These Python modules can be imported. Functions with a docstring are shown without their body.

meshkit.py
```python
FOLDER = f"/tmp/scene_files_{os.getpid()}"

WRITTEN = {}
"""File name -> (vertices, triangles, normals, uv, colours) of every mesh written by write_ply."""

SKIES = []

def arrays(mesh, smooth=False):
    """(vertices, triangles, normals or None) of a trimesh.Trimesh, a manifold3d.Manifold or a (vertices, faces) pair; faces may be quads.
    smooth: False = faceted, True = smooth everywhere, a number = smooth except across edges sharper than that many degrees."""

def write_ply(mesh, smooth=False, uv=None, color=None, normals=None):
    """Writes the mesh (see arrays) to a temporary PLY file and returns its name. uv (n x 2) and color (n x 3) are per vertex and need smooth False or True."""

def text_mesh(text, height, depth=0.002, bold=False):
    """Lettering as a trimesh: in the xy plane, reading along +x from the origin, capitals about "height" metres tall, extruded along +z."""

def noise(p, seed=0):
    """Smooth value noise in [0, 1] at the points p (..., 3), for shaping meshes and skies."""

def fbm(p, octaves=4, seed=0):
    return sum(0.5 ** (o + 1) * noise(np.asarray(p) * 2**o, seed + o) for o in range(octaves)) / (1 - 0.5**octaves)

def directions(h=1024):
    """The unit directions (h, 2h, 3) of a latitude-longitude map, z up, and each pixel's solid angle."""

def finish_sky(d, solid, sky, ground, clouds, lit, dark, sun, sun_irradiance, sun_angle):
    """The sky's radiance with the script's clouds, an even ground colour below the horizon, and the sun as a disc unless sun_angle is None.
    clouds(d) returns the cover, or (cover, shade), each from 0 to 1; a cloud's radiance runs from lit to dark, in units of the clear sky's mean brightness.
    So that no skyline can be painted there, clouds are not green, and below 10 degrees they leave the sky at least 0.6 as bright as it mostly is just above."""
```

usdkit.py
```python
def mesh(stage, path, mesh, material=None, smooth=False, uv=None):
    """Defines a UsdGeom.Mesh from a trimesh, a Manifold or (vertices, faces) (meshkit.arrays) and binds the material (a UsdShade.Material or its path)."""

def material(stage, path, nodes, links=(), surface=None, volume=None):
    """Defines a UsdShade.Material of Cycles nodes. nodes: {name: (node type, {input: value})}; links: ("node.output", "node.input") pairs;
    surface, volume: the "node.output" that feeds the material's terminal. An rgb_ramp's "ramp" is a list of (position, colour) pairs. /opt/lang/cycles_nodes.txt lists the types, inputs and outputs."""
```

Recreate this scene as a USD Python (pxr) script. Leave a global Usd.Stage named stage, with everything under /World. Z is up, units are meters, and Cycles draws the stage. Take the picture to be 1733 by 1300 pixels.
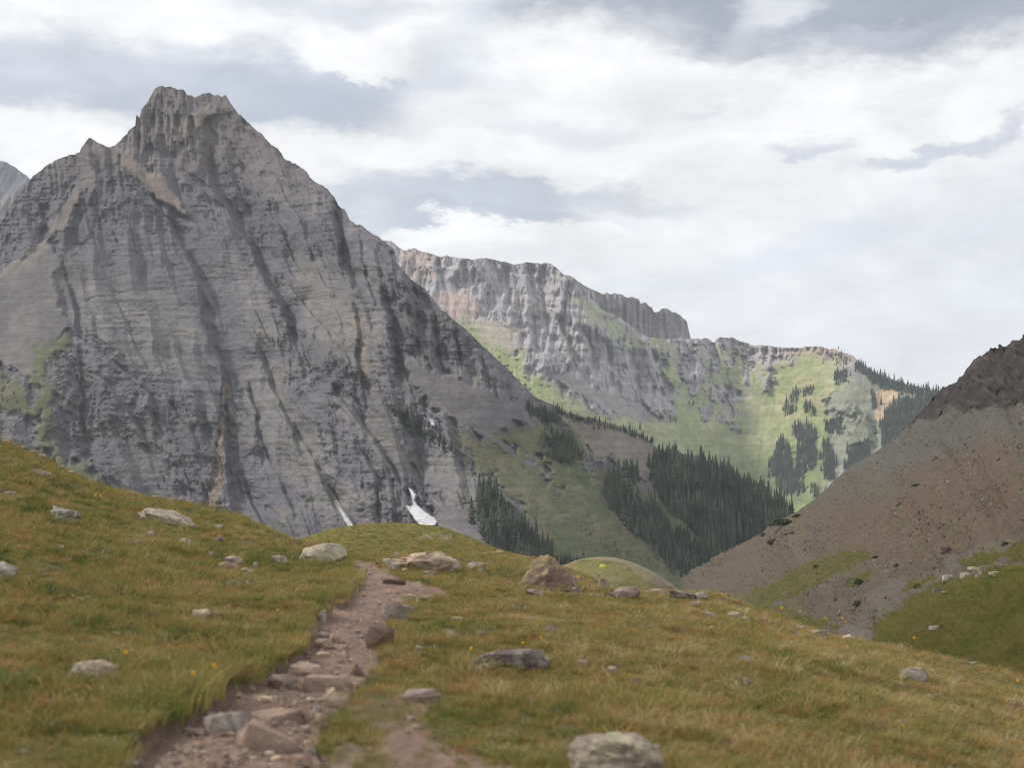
import math, random
import numpy as np, trimesh, usdkit, meshkit
from scipy.interpolate import PchipInterpolator, RegularGridInterpolator
from pxr import Usd, UsdGeom, UsdLux, UsdShade, Gf, Sdf, Vt

# ------------------------------------------------------------------ camera, sky, sun, exposure
F, CX, HY, EYE = 2407.0, 866.5, 800.0, 1.65        # focal length in photograph pixels, principal column, horizon row, eye height
stage = Usd.Stage.CreateInMemory()
UsdGeom.SetStageUpAxis(stage, 'Z'); UsdGeom.SetStageMetersPerUnit(stage, 1.0)
UsdGeom.Xform.Define(stage, '/World'); UsdGeom.Scope.Define(stage, '/World/Looks')
cam = UsdGeom.Camera.Define(stage, '/World/camera')
cam.AddTranslateOp().Set((0, 0, EYE)); cam.AddRotateXOp().Set(90.0)
cam.CreateFocalLengthAttr(50.0); cam.CreateHorizontalApertureAttr(36.0)
cam.CreateVerticalApertureOffsetAttr(150.0 / 1733 * 36)
cam.CreateFStopAttr(2.3); cam.CreateFocusDistanceAttr(420.0)
cam.CreateClippingRangeAttr((0.05, 60000.0))
cam.CreateExposureAttr(0.25)

SUN = np.array([-0.70, 0.17, 0.69]); SUN /= np.linalg.norm(SUN)
SUN_ELEV, SUN_ROT = math.asin(SUN[2]), math.atan2(SUN[0], SUN[1])
sun = UsdLux.DistantLight.Define(stage, '/World/sun')
sun.CreateIntensityAttr(0.75); sun.CreateAngleAttr(7.0); sun.CreateNormalizeAttr(True)
sun.CreateColorAttr((1.0, 0.94, 0.86))
q = trimesh.geometry.align_vectors([0, 0, -1], -SUN)
sun.AddTransformOp().Set(Gf.Matrix4d(*q.T.ravel().tolist()))


def sky_material():
    """A clear sky behind broken cloud: noise everywhere, with the large banks of the photograph in their directions."""
    n = {'tc': ('texture_coordinate', {}), 'sky': ('sky_texture', dict(sky_type='single_scattering', sun_disc=False, sun_elevation=SUN_ELEV, sun_rotation=SUN_ROT, altitude=3000.0)),
         'stretch': ('vector_math', dict(math_type='multiply', vector2=(1.0, 1.0, 2.3))),
         'warp': ('noise_texture', dict(scale=7.0, detail=10.0, roughness=0.66)),
         'warp0': ('vector_math', dict(math_type='subtract', vector2=(0.5, 0.5, 0.5))),
         'warps': ('vector_math', dict(math_type='multiply', vector2=(0.11, 0.0, 0.085))),
         'wp': ('vector_math', dict(math_type='add')),
         'fine': ('noise_texture', dict(scale=13.0, detail=10.0, roughness=0.62, distortion=0.3)),
         'big': ('noise_texture', dict(scale=3.4, detail=6.0, roughness=0.58)),
         'sep': ('separate_xyz', {}),
         'cov': ('map_range', dict(range_type='smoothstep', from_min=0.36, from_max=0.52)),
         'puff': ('rgb_ramp', {'ramp': [(0.30, (7.2, 7.4, 7.9)), (0.45, (8.1, 8.2, 8.4)), (0.6, (8.7, 8.7, 8.75)), (0.8, (9.2, 9.2, 9.1))]}),
         'base': ('mix_color', dict(use_clamp=False)), 'bg': ('background_shader', dict(strength=0.1))}
    L = [('tc.generated', 'stretch.vector1'), ('stretch.vector', 'warp.vector'), ('stretch.vector', 'big.vector'), ('warp.color', 'warp0.vector1'), ('warp0.vector', 'warps.vector1'),
         ('warps.vector', 'wp.vector1'), ('tc.generated', 'wp.vector2'), ('stretch.vector', 'fine.vector'), ('tc.generated', 'sky.vector'),
         ('big.fac', 'cov.value'), ('fine.fac', 'puff.fac'), ('cov.result', 'base.fac'), ('sky.color', 'base.a'), ('puff.color', 'base.b')]
    last = 'base.result'
    # banks: photo centre, half width, half height, tilt, colour, strength, softness
    W, D1, D2, D3, BL = (9.0, 9.0, 9.0), (4.1, 4.6, 5.6), (3.1, 3.45, 4.25), (5.6, 5.95, 6.8), (6.6, 7.4, 8.4)
    banks = [(1200, 480, 900, 330, 0, (8.35, 8.4, 8.6), .85, .9), (1350, 240, 480, 150, 0, (8.7, 8.7, 8.75), .7, .8),
             (260, 40, 420, 50, 0, (9.0, 9.1, 9.2), .8, .8),
             (330, 158, 560, 62, -.02, D1, .95, .62), (640, 190, 270, 40, 0, D1, .85, .6), (60, 110, 300, 55, .0, D3, .9, .7),
             (700, 85, 165, 52, .05, W, .95, .35), (640, 122, 70, 16, .15, W, .7, .5), (770, 135, 80, 60, -.3, D3, .75, .6),
             (560, 20, 170, 30, 0, D3, .7, .7), (820, 60, 35, 60, 0, BL, .5, .8),
             (1100, 25, 260, 48, .10, D2, .95, .5), (1560, 20, 330, 66, .02, D2, .95, .5), (1310, 28, 70, 24, -.3, (8.2, 8.3, 8.5), .6, .7), (1500, 55, 80, 14, 0, D3, .5, .6),
             (990, 95, 170, 60, 0, W, .8, .6), (850, 210, 190, 60, 0, W, .8, .5), (560, 262, 230, 46, 0, W, .9, .5), (70, 232, 150, 44, 0, W, .9, .5),
             (960, 235, 130, 22, 0, D3, .5, .7), (800, 342, 260, 34, .0, D1, .85, .6), (850, 372, 230, 12, .0, D1, .8, .5), (600, 335, 130, 22, 0, D3, .6, .7), (1100, 340, 80, 30, 0, D3, .5, .7),
             (930, 305, 150, 20, 0, W, .7, .5), (1130, 372, 130, 24, .05, W, .6, .6), (800, 408, 170, 14, 0, (9.4, 9.4, 9.4), .7, .6),
             (1385, 236, 62, 17, 0, D3, .9, .5), (1385, 205, 75, 26, 0, W, .6, .6), (1585, 208, 100, 40, -.25, W, .95, .35), (1625, 238, 120, 17, -.28, D3, .95, .45), (1560, 262, 90, 10, -.1, D3, .6, .6),
             (1190, 190, 50, 9, 0, D3, .35, .7), (1350, 425, 160, 26, -.05, BL, .6, .8), (1090, 470, 120, 22, 0, BL, .4, .8), (1690, 480, 130, 60, 0, BL, .35, .9)]
    L += [('wp.vector', 'sep.vector')]
    for i, (px, py, rx, ry, tilt, col, st, soft) in enumerate(banks):
        d = np.array([(px - CX) / F, 1, (HY - py) / F]); k = np.linalg.norm(d); d /= k
        c, s = math.cos(tilt), math.sin(tilt)
        # ellipse coordinates of the direction's x and z
        n |= {f'm{i}': ('mapping', dict(mapping_type='texture', location=(d[0], 0, d[2]), rotation=(0, tilt, 0), scale=(rx / F / k, 1e6, ry / F / k))),
              f'l{i}': ('vector_math', dict(math_type='length')), f'r{i}': ('map_range', dict(range_type='smoothstep', from_min=1.0 + soft * .85, from_max=1.0 - soft, to_min=0.0, to_max=st)),
              f'x{i}': ('mix_color', dict(b=col, use_clamp=False))}
        L += [('wp.vector', f'm{i}.vector'), (f'm{i}.vector', f'l{i}.vector1'), (f'l{i}.value', f'r{i}.value'), (f'r{i}.result', f'x{i}.fac'), (last, f'x{i}.a')]
        last = f'x{i}.result'
    # fine billow over everything
    n |= {'bil': ('map_range', dict(from_min=0.28, from_max=0.72, to_min=0.86, to_max=1.09)), 'fin': ('mix_color', dict(blend_type='multiply', fac=1.0, use_clamp=False)), 'gray': ('combine_xyz', {})}
    L += [('fine.fac', 'bil.value'), ('bil.result', 'gray.x'), ('bil.result', 'gray.y'), ('bil.result', 'gray.z'), (last, 'fin.a'), ('gray.vector', 'fin.b'), ('fin.result', 'bg.color')]
    return usdkit.material(stage, '/World/Looks/sky', n, L, surface='bg.background')


dome = UsdLux.DomeLight.Define(stage, '/World/sky')
dome.CreateIntensityAttr(1.0)
UsdShade.MaterialBindingAPI.Apply(dome.GetPrim()).Bind(sky_material())
dome.GetPrim().SetCustomDataByKey('kind', 'structure')

# ------------------------------------------------------------------ helpers
rng = np.random.default_rng(7)
USED = {}


def numbered(name, parent='/World'):
    k = (parent, name); i = USED.get(k, 0); USED[k] = i + 1
    return f'{parent}/{name}' if i == 0 else f'{parent}/{name}_{i:03d}'


def tag(prim, label=None, cat=None, group=None, kind=None):
    p = prim.GetPrim() if hasattr(prim, 'GetPrim') else prim
    for k, v in (('label', label), ('category', cat), ('group', group), ('kind', kind)):
        if v:
            p.SetCustomDataByKey(k, v)
    return p


def sm(a, b, x):
    t = np.clip((x - a) / (b - a), 0, 1)
    return t * t * (3 - 2 * t)


def nz(x, y, seed=0, octaves=1, z=0.0):
    """Smooth noise in -1..1."""
    p = np.stack(np.broadcast_arrays(np.asarray(x, float), np.asarray(y, float), z), -1)
    return meshkit.fbm(p, octaves, seed) * 2 - 1


def ridged(x, y, seed=0, octaves=3):
    out, a, tot = 0, 1.0, 0
    for o in range(octaves):
        out = out + a * (1 - np.abs(nz(x * 2 ** o, y * 2 ** o, seed + 17 * o)) * 2); tot += a; a *= .5
    return out / tot


def poly(px, py, pts, soft=4.0, jit=0.0, seed=0, jscale=14.0):
    """Soft mask of a polygon in photograph pixels, its edge frayed by noise."""
    pts = np.asarray(pts, float)
    out = np.zeros(px.shape)
    so = np.max(soft)
    lo, hi = pts.min(0) - so * 2 - jit * 2, pts.max(0) + so * 2 + jit * 2
    m = (px > lo[0]) & (px < hi[0]) & (py > lo[1]) & (py < hi[1])
    x, y = px[m], py[m]
    if not len(x):
        return out
    inside, dist = np.zeros(len(x), bool), np.full(len(x), 1e9)
    for (x0, y0), (x1, y1) in zip(pts, np.roll(pts, -1, 0)):
        dx, dy = x1 - x0, y1 - y0
        t = np.clip(((x - x0) * dx + (y - y0) * dy) / (dx * dx + dy * dy + 1e-9), 0, 1)
        dist = np.minimum(dist, np.hypot(x - x0 - t * dx, y - y0 - t * dy))
        if y0 != y1:
            c = ((y0 > y) != (y1 > y)) & (x < dx * (y - y0) / dy + x0)
            inside ^= c
    sd = np.where(inside, dist, -dist)
    if jit:
        sd = sd + jit * nz(x / jscale, y / jscale, seed, 3) * 1.6
    if np.ndim(soft):
        soft = soft[m]
    out[m] = sm(-soft, soft, sd)
    return out


def gully(px, py, pts, depth, wl, wr, end=25.0):
    """A gully along a line: a steep left wall wl pixels wide and a gentle right side wr wide; positive = further away."""
    pts = np.asarray(pts, float)
    ys, xs = pts[:, 1], pts[:, 0]
    gx = np.interp(py, ys, xs) + 3.0 * nz(py / 13.0, xs[0], 5, 2)
    q = px - gx
    wl = wl * .62; prof = np.where(q < 0, sm(-wl, 0, q), (1 - np.clip(q / (wr * 1.35), 0, 1)) ** 1.3)
    return depth * prof * sm(ys[0] - end, ys[0] + end, py) * (1 - sm(ys[-1] - end, ys[-1] + end, py))


def to_world(px, py, d):
    return np.stack([(px - CX) / F * d, d, EYE + (HY - py) / F * d], -1)


def rgb(r, g, b):
    """sRGB 0..255 to linear."""
    c = np.array([r, g, b]) / 255.0
    return np.where(c < .04045, c / 12.92, ((c + .055) / 1.055) ** 2.4)


def lay(col, mask, c):
    return col * (1 - mask[..., None]) + np.asarray(c) * mask[..., None]


def mesh_prim(path, v, f, mat, normals=None, cd=None):
    m = UsdGeom.Mesh.Define(stage, path)
    m.CreatePointsAttr(Vt.Vec3fArray.FromNumpy(np.ascontiguousarray(v, np.float32)))
    m.CreateFaceVertexCountsAttr(Vt.IntArray.FromNumpy(np.full(len(f), f.shape[1], np.int32)))
    m.CreateFaceVertexIndicesAttr(Vt.IntArray.FromNumpy(np.ascontiguousarray(f, np.int32).ravel()))
    m.CreateSubdivisionSchemeAttr('none')
    if normals is not None:
        m.CreateNormalsAttr(Vt.Vec3fArray.FromNumpy(np.ascontiguousarray(normals, np.float32))); m.SetNormalsInterpolation('vertex')
    if cd is not None:
        UsdGeom.PrimvarsAPI(m).CreatePrimvar('tint', Sdf.ValueTypeNames.Color3fArray, 'vertex').Set(Vt.Vec3fArray.FromNumpy(np.ascontiguousarray(np.clip(cd, 0.004, .95), np.float32)))
    if mat is not None:
        UsdShade.MaterialBindingAPI.Apply(m.GetPrim()).Bind(mat)
    return m


def grid_faces(nr, nc):
    i = np.arange((nr - 1) * nc).reshape(nr - 1, nc)[:, :-1].ravel()
    return np.stack([i, i + nc, i + nc + 1, i + 1], 1)


def grid_normals(P):
    du = np.gradient(P, axis=1); dv = np.gradient(P, axis=0)
    n = np.cross(dv, du)
    return n / (np.linalg.norm(n, axis=-1, keepdims=True) + 1e-12)


def sheet(name, xs, top, bottom, nr, depth, color, mat, back=((30, 22), (120, 95), (320, 260)), gamma=1.0, jag=0.0, offset=None):
    """A hillside: columns xs, from its skyline down; behind the skyline the hill falls away again."""
    xs = np.asarray(xs, float); yt, yb = top(xs), bottom(xs)
    t = np.linspace(0, 1, nr)[:, None] ** gamma
    w = np.exp(-.5 * ((xs[:, None] - xs[None]) / 22.0) ** 2); ys_ = (w @ yt) / w.sum(1)      # rows follow a smoothed skyline; the teeth fade out below it
    yt = yt + (jag(xs) if callable(jag) else jag) * (np.abs(nz(xs / 5.0, 3.3, 881, 2)) * 2.2 - np.round(nz(xs / 9.0, 7.7, 882, 2) * 2.5) * 1.1) * sm(40, 120, ys_)
    PX = np.broadcast_to(xs, (nr, len(xs))); PY = ys_ + (yb - ys_) * t; PY = PY + (yt - ys_) * np.exp(-(PY - ys_) / 26.0)
    D = depth(PX, PY)
    P = to_world(PX, PY, D); C = color(PX, PY, P)
    O = offset(PX, PY) if offset else None
    if offset:
        P = P + O
    rows, cols = [], []
    for dy, dz in back[::-1]:
        d = D[0] + dy
        r = to_world(xs, yt, D[0]); r = r + (O[0] if offset else 0); r[:, 0] *= d / D[0]; r[:, 1] = d; r[:, 2] -= dz
        rows.append(r); cols.append(C[0])
    P = np.concatenate([np.array(rows).reshape(-1, len(xs), 3), P]); C = np.concatenate([np.array(cols).reshape(-1, len(xs), 3), C])
    N = grid_normals(P)
    low = lambda e: np.concatenate([e[..., :2], np.full(e.shape[:-1] + (1,), -162.0)], -1)     # the hill goes on down into the valley floor
    P = np.concatenate([P, low(P[-1:])]); N = np.concatenate([N, N[-1:]]); C = np.concatenate([C, C[-1:]])
    P = np.concatenate([low(P[:, :1]), P, low(P[:, -1:])], 1); N = np.concatenate([N[:, :1], N, N[:, -1:]], 1); C = np.concatenate([C[:, :1], C, C[:, -1:]], 1)
    f = grid_faces(P.shape[0], P.shape[1])
    m = mesh_prim(numbered(name), P.reshape(-1, 3), f, mat, N.reshape(-1, 3), C.reshape(-1, 3))
    tag(m, kind='structure')
    return m


def smooth_line(pts):
    pts = np.asarray(pts, float); f = PchipInterpolator(pts[:, 0], pts[:, 1])
    return lambda x: f(np.clip(x, pts[0, 0], pts[-1, 0]))


def line(pts):
    pts = np.asarray(pts, float)
    return lambda x: np.interp(x, pts[:, 0], pts[:, 1])


def rock_look(name, scale, bump, var=0.35, strata=0.0, rough=0.9, bscale=None):
    """Hill surfaces: the tint of the mesh, mottled by noise, with fine relief; strata adds level beds."""
    n = {'at': ('attribute', dict(attribute='tint')), 'g': ('geometry', {}),
         'n1': ('noise_texture', dict(scale=scale, detail=9.0, roughness=0.68)), 'n2': ('noise_texture', dict(scale=(bscale or scale * 2.2), detail=8.0, roughness=0.7)),
         'mr': ('map_range', dict(from_min=0.3, from_max=0.7, to_min=1 - var, to_max=1 + var)), 'gr': ('combine_xyz', {}),
         'mul': ('mix_color', dict(blend_type='multiply', fac=1.0, use_clamp=False)),
         'b': ('bump', dict(strength=0.9, distance=bump)), 'p': ('principled_bsdf', dict(roughness=rough, specular_ior_level=0.15))}
    L = [('g.position', 'n1.vector'), ('g.position', 'n2.vector'), ('n1.fac', 'mr.value'), ('mr.result', 'gr.x'), ('mr.result', 'gr.y'), ('mr.result', 'gr.z'),
         ('at.color', 'mul.a'), ('gr.vector', 'mul.b'), ('mul.result', 'p.base_color'), ('b.normal', 'p.normal')]
    if strata:
        n |= {'sv': ('vector_math', dict(math_type='multiply', vector2=(.05, .05, 1.0))), 'sn': ('noise_texture', dict(scale=strata, detail=6.0, roughness=0.75)),
              'sr': ('map_range', dict(from_min=0.3, from_max=0.7, to_min=0.79, to_max=1.20)), 'sg': ('combine_xyz', {}), 'sm': ('mix_color', dict(blend_type='multiply', fac=1.0, use_clamp=False)),
              'ad': ('math', dict(math_type='add'))}
        L = [x for x in L if x[1] not in ('p.base_color',)]
        L += [('g.position', 'sv.vector1'), ('sv.vector', 'sn.vector'), ('sn.fac', 'sr.value'), ('sr.result', 'sg.x'), ('sr.result', 'sg.y'), ('sr.result', 'sg.z'),
              ('mul.result', 'sm.a'), ('sg.vector', 'sm.b'), ('sm.result', 'p.base_color'), ('n2.fac', 'ad.value1'), ('sn.fac', 'ad.value2'), ('ad.value', 'b.height')]
    else:
        L += [('n2.fac', 'b.height')]
    return usdkit.material(stage, '/World/Looks/' + name, n, L, surface='p.BSDF')


# ------------------------------------------------------------------ the great peak on the left
PEAK_TOP = line([(-160, 470), (-80, 430), (0, 379), (17, 345), (35, 321), (52, 303), (55, 298), (69, 288), (80, 277), (87, 277), (93, 271), (107, 264), (128, 260), (135, 258), (137, 250), (144, 241), (149, 232), (154, 231), (163, 238), (173, 245), (187, 249), (197, 243), (208, 232), (216, 224), (218, 219), (229, 212), (230, 194), (233, 193), (234, 200), (237, 194), (239, 182), (248, 174), (256, 160), (263, 148), (274, 144), (282, 148), (287, 145), (298, 148), (301, 150), (312, 149), (317, 158), (325, 160), (329, 164), (336, 161), (346, 156), (357, 156), (367, 161), (376, 163), (381, 161), (386, 167), (389, 174), (398, 184), (402, 192), (407, 193), (415, 203), (433, 219), (447, 229), (454, 238), (464, 246), (476, 258), (481, 267), (499, 276), (512, 284), (519, 290), (525, 300), (540, 310), (554, 317), (564, 331), (573, 347), (585, 357), (592, 374), (611, 381), (625, 392), (642, 402), (656, 413), (667, 423), (672, 444), (687, 461), (701, 477), (719, 487), (732, 504), (746, 522), (767, 539), (784, 553), (798, 566), (819, 587), (832, 600), (850, 616), (867, 632), (884, 649), (898, 663), (910, 673), (933, 684), (960, 698), (992, 707), (1019, 712), (1047, 719), (1071, 729), (1087, 735), (1100, 745), (1114, 760), (1150, 768), (1183, 772), (1208, 784), (1242, 804), (1277, 824), (1310, 846), (1346, 872), (1380, 900), (1460, 960)])
PK_D0 = smooth_line([(-160, 1040), (100, 1020), (400, 1000), (560, 960), (700, 920), (800, 900), (1000, 960), (1200, 1060), (1350, 1110), (1460, 1130)])
PK_TS = smooth_line([(-160, .95), (150, 1.05), (600, 1.15), (750, 1.0), (900, .8), (1100, .7), (1460, .7)])
# dark clefts: line, depth in metres, width of the steep left wall, of the gentle right side
CLEFTS = [([(568, 345), (573, 380), (580, 414), (583, 449), (600, 470)], 34, 16, 40), ([(348, 200), (353, 258), (363, 310), (384, 341), (408, 376), (419, 397), (436, 420), (446, 449), (466, 490), (487, 518), (497, 566), (505, 590)], 30, 20, 75),
          ([(287, 369), (305, 404), (325, 442), (343, 480), (346, 532), (352, 560), (362, 586), (379, 614), (384, 656), (384, 735), (391, 811), (398, 870)], 24, 12, 60), ([(107, 452), (121, 501), (128, 528), (131, 566), (138, 573), (173, 597), (208, 625), (242, 649), (258, 673), (263, 710), (266, 756)], 16, 7, 45),
          ([(133, 590), (138, 638), (140, 680), (138, 721), (146, 745)], 14, 8, 40), ([(149, 628), (180, 645), (201, 673), (222, 697), (235, 721), (249, 749)], 13, 9, 30), ([(280, 670), (301, 697), (322, 725), (339, 749)], 10, 8, 26),
          ([(378, 640), (374, 700), (360, 811), (346, 856), (340, 900)], 8, 6, 10), ([(440, 590), (450, 611), (464, 652), (484, 694), (498, 725), (510, 760)], 18, 13, 55), ([(422, 652), (436, 694), (440, 735), (457, 777), (480, 820), (500, 870)], 14, 10, 35),
          ([(408, 804), (426, 846), (440, 874), (450, 900)], 12, 9, 26), ([(512, 770), (540, 798), (556, 830), (575, 870)], 12, 10, 30), ([(697, 480), (704, 500), (708, 535), (706, 583), (700, 600)], 22, 16, 34), ([(655, 500), (666, 541), (672, 580), (674, 614), (680, 640)], 26, 20, 34),
          ([(733, 550), (739, 573), (742, 614)], 16, 8, 24), ([(600, 517), (611, 569), (606, 604), (613, 638), (620, 680)], 12, 10, 40), ([(480, 470), (517, 517), (538, 541), (559, 569), (590, 606)], 8, 4, 26), ([(683, 718), (701, 742), (708, 777), (716, 800)], 16, 14, 30),
          ([(600, 690), (614, 715), (638, 742), (656, 777), (673, 801), (690, 840)], 15, 13, 40), ([(612, 760), (622, 777), (637, 811), (640, 867), (642, 890)], 10, 8, 24), ([(695, 780), (704, 794), (718, 829), (731, 863), (745, 885)], 18, 22, 12),
          ([(566, 835), (576, 850), (600, 886)], 14, 5, 22), ([(500, 725), (528, 763), (552, 811), (573, 846)], 14, 12, 30), ([(569, 663), (597, 694), (621, 728)], 12, 10, 34), ([(290, 160), (294, 190), (300, 220)], 12, 6, 10), ([(268, 152), (262, 190), (250, 225)], 8, 5, 12), ([(312, 165), (322, 200), (318, 240)], 12, 8, 14),
          ([(230, 270), (250, 310), (270, 350), (287, 372)], 14, 10, 60), ([(470, 300), (490, 340), (512, 372), (520, 400)], 9, 8, 40), ([(390, 240), (420, 300), (450, 345), (480, 390), (500, 440), (530, 480)], 9, 8, 45), ([(60, 330), (80, 380), (60, 420), (30, 450)], 10, 10, 20), ([(180, 480), (210, 530), (230, 590), (260, 640)], 6, 5, 30),
          ([(770, 560), (776, 600), (786, 640)], 12, 7, 16), ([(815, 600), (818, 630), (826, 660)], 10, 6, 14), ([(845, 628), (850, 655), (856, 670)], 8, 5, 12), ([(640, 430), (645, 470), (650, 510)], 14, 9, 24), ([(610, 400), (614, 440), (626, 480), (640, 520)], 12, 9, 26)]
SCREE_L = [(150, 285), (158, 290), (140, 325), (128, 352), (105, 388), (85, 412), (104, 440), (92, 470), (100, 520), (122, 556), (86, 584), (55, 640), (20, 620), (-160, 640), (-160, 480), (0, 462), (40, 430), (72, 405), (96, 362), (120, 330)]
SCREE_R = [(683, 592), (715, 615), (745, 632), (790, 642), (818, 656), (846, 677), (900, 682), (950, 698), (905, 710), (850, 725), (840, 738), (885, 775), (965, 812), (952, 822), (908, 806), (870, 786), (835, 752), (805, 735), (765, 712), (730, 690), (700, 650), (688, 620)]
SCREE_B = [(728, 835), (750, 850), (790, 860), (800, 878), (835, 925), (850, 960), (760, 960), (735, 880)]
SCREE_M = [(800, 802), (830, 806), (870, 850), (900, 880), (880, 872), (840, 838), (806, 820)]
ORANGE = [(194, 248), (222, 262), (250, 287), (265, 300), (272, 292), (284, 308), (308, 345), (320, 368), (300, 358), (268, 336), (238, 308), (212, 280)]
TAN1 = [(292, 215), (302, 222), (330, 190), (355, 175), (370, 190), (340, 210), (318, 235), (322, 255), (302, 242)]
GREEN_L = [(60, 590), (85, 570), (134, 571), (100, 592), (78, 615), (86, 645), (85, 735), (110, 770), (150, 790), (170, 820), (120, 830), (60, 740), (66, 660), (44, 620)]
GREEN_L2 = [(-100, 640), (18, 640), (40, 668), (48, 705), (10, 700), (-100, 690)]
GREEN_R = [(770, 728), (800, 735), (838, 752), (880, 782), (965, 822), (952, 812), (888, 772), (842, 738), (905, 712), (930, 716), (975, 730), (990, 760), (985, 790), (1020, 800), (1100, 835), (1108, 800), (1150, 790), (1400, 900), (1400, 1060), (860, 1060), (925, 935), (900, 890), (860, 845), (820, 805), (795, 780)]
DOME_GREY = [(952, 700), (1000, 708), (1060, 722), (1098, 745), (1120, 775), (1108, 800), (1085, 810), (1060, 800), (1030, 775), (1000, 775), (985, 745)]
SNOW = [[(691, 826), (699, 830), (705, 838), (702, 848), (708, 856), (722, 868), (738, 878), (741, 884), (738, 891), (712, 892), (702, 880), (694, 868), (686, 854), (695, 858), (700, 854), (697, 842)],
        [(571, 858), (577, 862), (590, 878), (600, 892), (590, 892), (580, 876)], [(728, 709), (735, 712), (738, 722), (730, 722)]]


def peak_masks(px, py):
    scree = np.maximum.reduce([poly(px, py, SCREE_L, 6, 7, 1), poly(px, py, SCREE_R, 6, 8, 2), poly(px, py, SCREE_B, 6, 8, 3), poly(px, py, SCREE_M, 5, 5, 4)])
    orange = poly(px, py, ORANGE, 3, 4, 5) ; tan = poly(px, py, TAN1, 4, 6, 6)
    dome = poly(px, py, DOME_GREY, 6, 8, 9)
    green = np.maximum.reduce([poly(px, py, GREEN_L, 11, 12, 7), poly(px, py, GREEN_L2, 11, 12, 7), poly(px, py, GREEN_R, 12, 14, 8)])
    snow = np.maximum.reduce([poly(px, py, s, 1.4, .5, 11, 5) for s in SNOW])
    return scree, orange, tan, dome, green, snow


DARKS = [[(150, 280), (195, 255), (260, 330), (330, 380), (300, 400), (210, 370), (130, 420), (104, 440), (98, 400), (130, 340)], [(20, 350), (60, 305), (130, 270), (148, 292), (108, 352), (60, 400), (10, 440), (-20, 400)], [(300, 250), (350, 240), (420, 330), (480, 400), (520, 380), (556, 350), (580, 380), (600, 470), (560, 460), (500, 440), (440, 430), (400, 370), (340, 340)],
         [(405, 380), (430, 400), (470, 480), (500, 560), (522, 620), (495, 600), (470, 540), (440, 470), (415, 420)], [(640, 470), (700, 480), (760, 540), (800, 600), (760, 630), (700, 600), (665, 620), (650, 560)], [(88, 600), (140, 590), (150, 640), (240, 700), (270, 760), (200, 760), (120, 740), (92, 680)],
         [(290, 670), (340, 690), (380, 760), (350, 860), (300, 820), (280, 740)], [(500, 560), (560, 600), (620, 640), (660, 690), (600, 680), (540, 650)], [(235, 170), (265, 145), (325, 150), (320, 215), (250, 260), (215, 240)]]
PALES = [[(118, 455), (200, 470), (300, 500), (340, 560), (350, 640), (260, 640), (190, 600), (150, 560), (124, 500)], [(395, 430), (440, 470), (480, 560), (470, 600), (430, 580), (400, 500)], [(500, 420), (580, 480), (640, 540), (650, 640), (600, 620), (540, 560), (500, 490)],
         [(400, 620), (470, 640), (520, 720), (560, 800), (640, 850), (660, 890), (560, 890), (480, 800), (420, 700)], [(560, 650), (640, 700), (700, 760), (780, 800), (800, 840), (740, 830), (680, 800), (600, 740)], [(420, 230), (520, 320), (560, 345), (520, 372), (450, 330)]]


def rock_tone(px, py):
    """Dark broken rock and pale bedded slabs, with shaded walls and lit planes painted in."""
    w1, w2 = 9 * nz(px / 26, py / 30, 801, 3), 9 * nz(px / 26, py / 30, 802, 3)
    return (np.maximum.reduce([poly(px + w1, py + w2, d, 9, 7, 803, 9) for d in DARKS]), np.maximum.reduce([poly(px + w1, py + w2, d, 11, 9, 804, 12) for d in PALES]))


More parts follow.
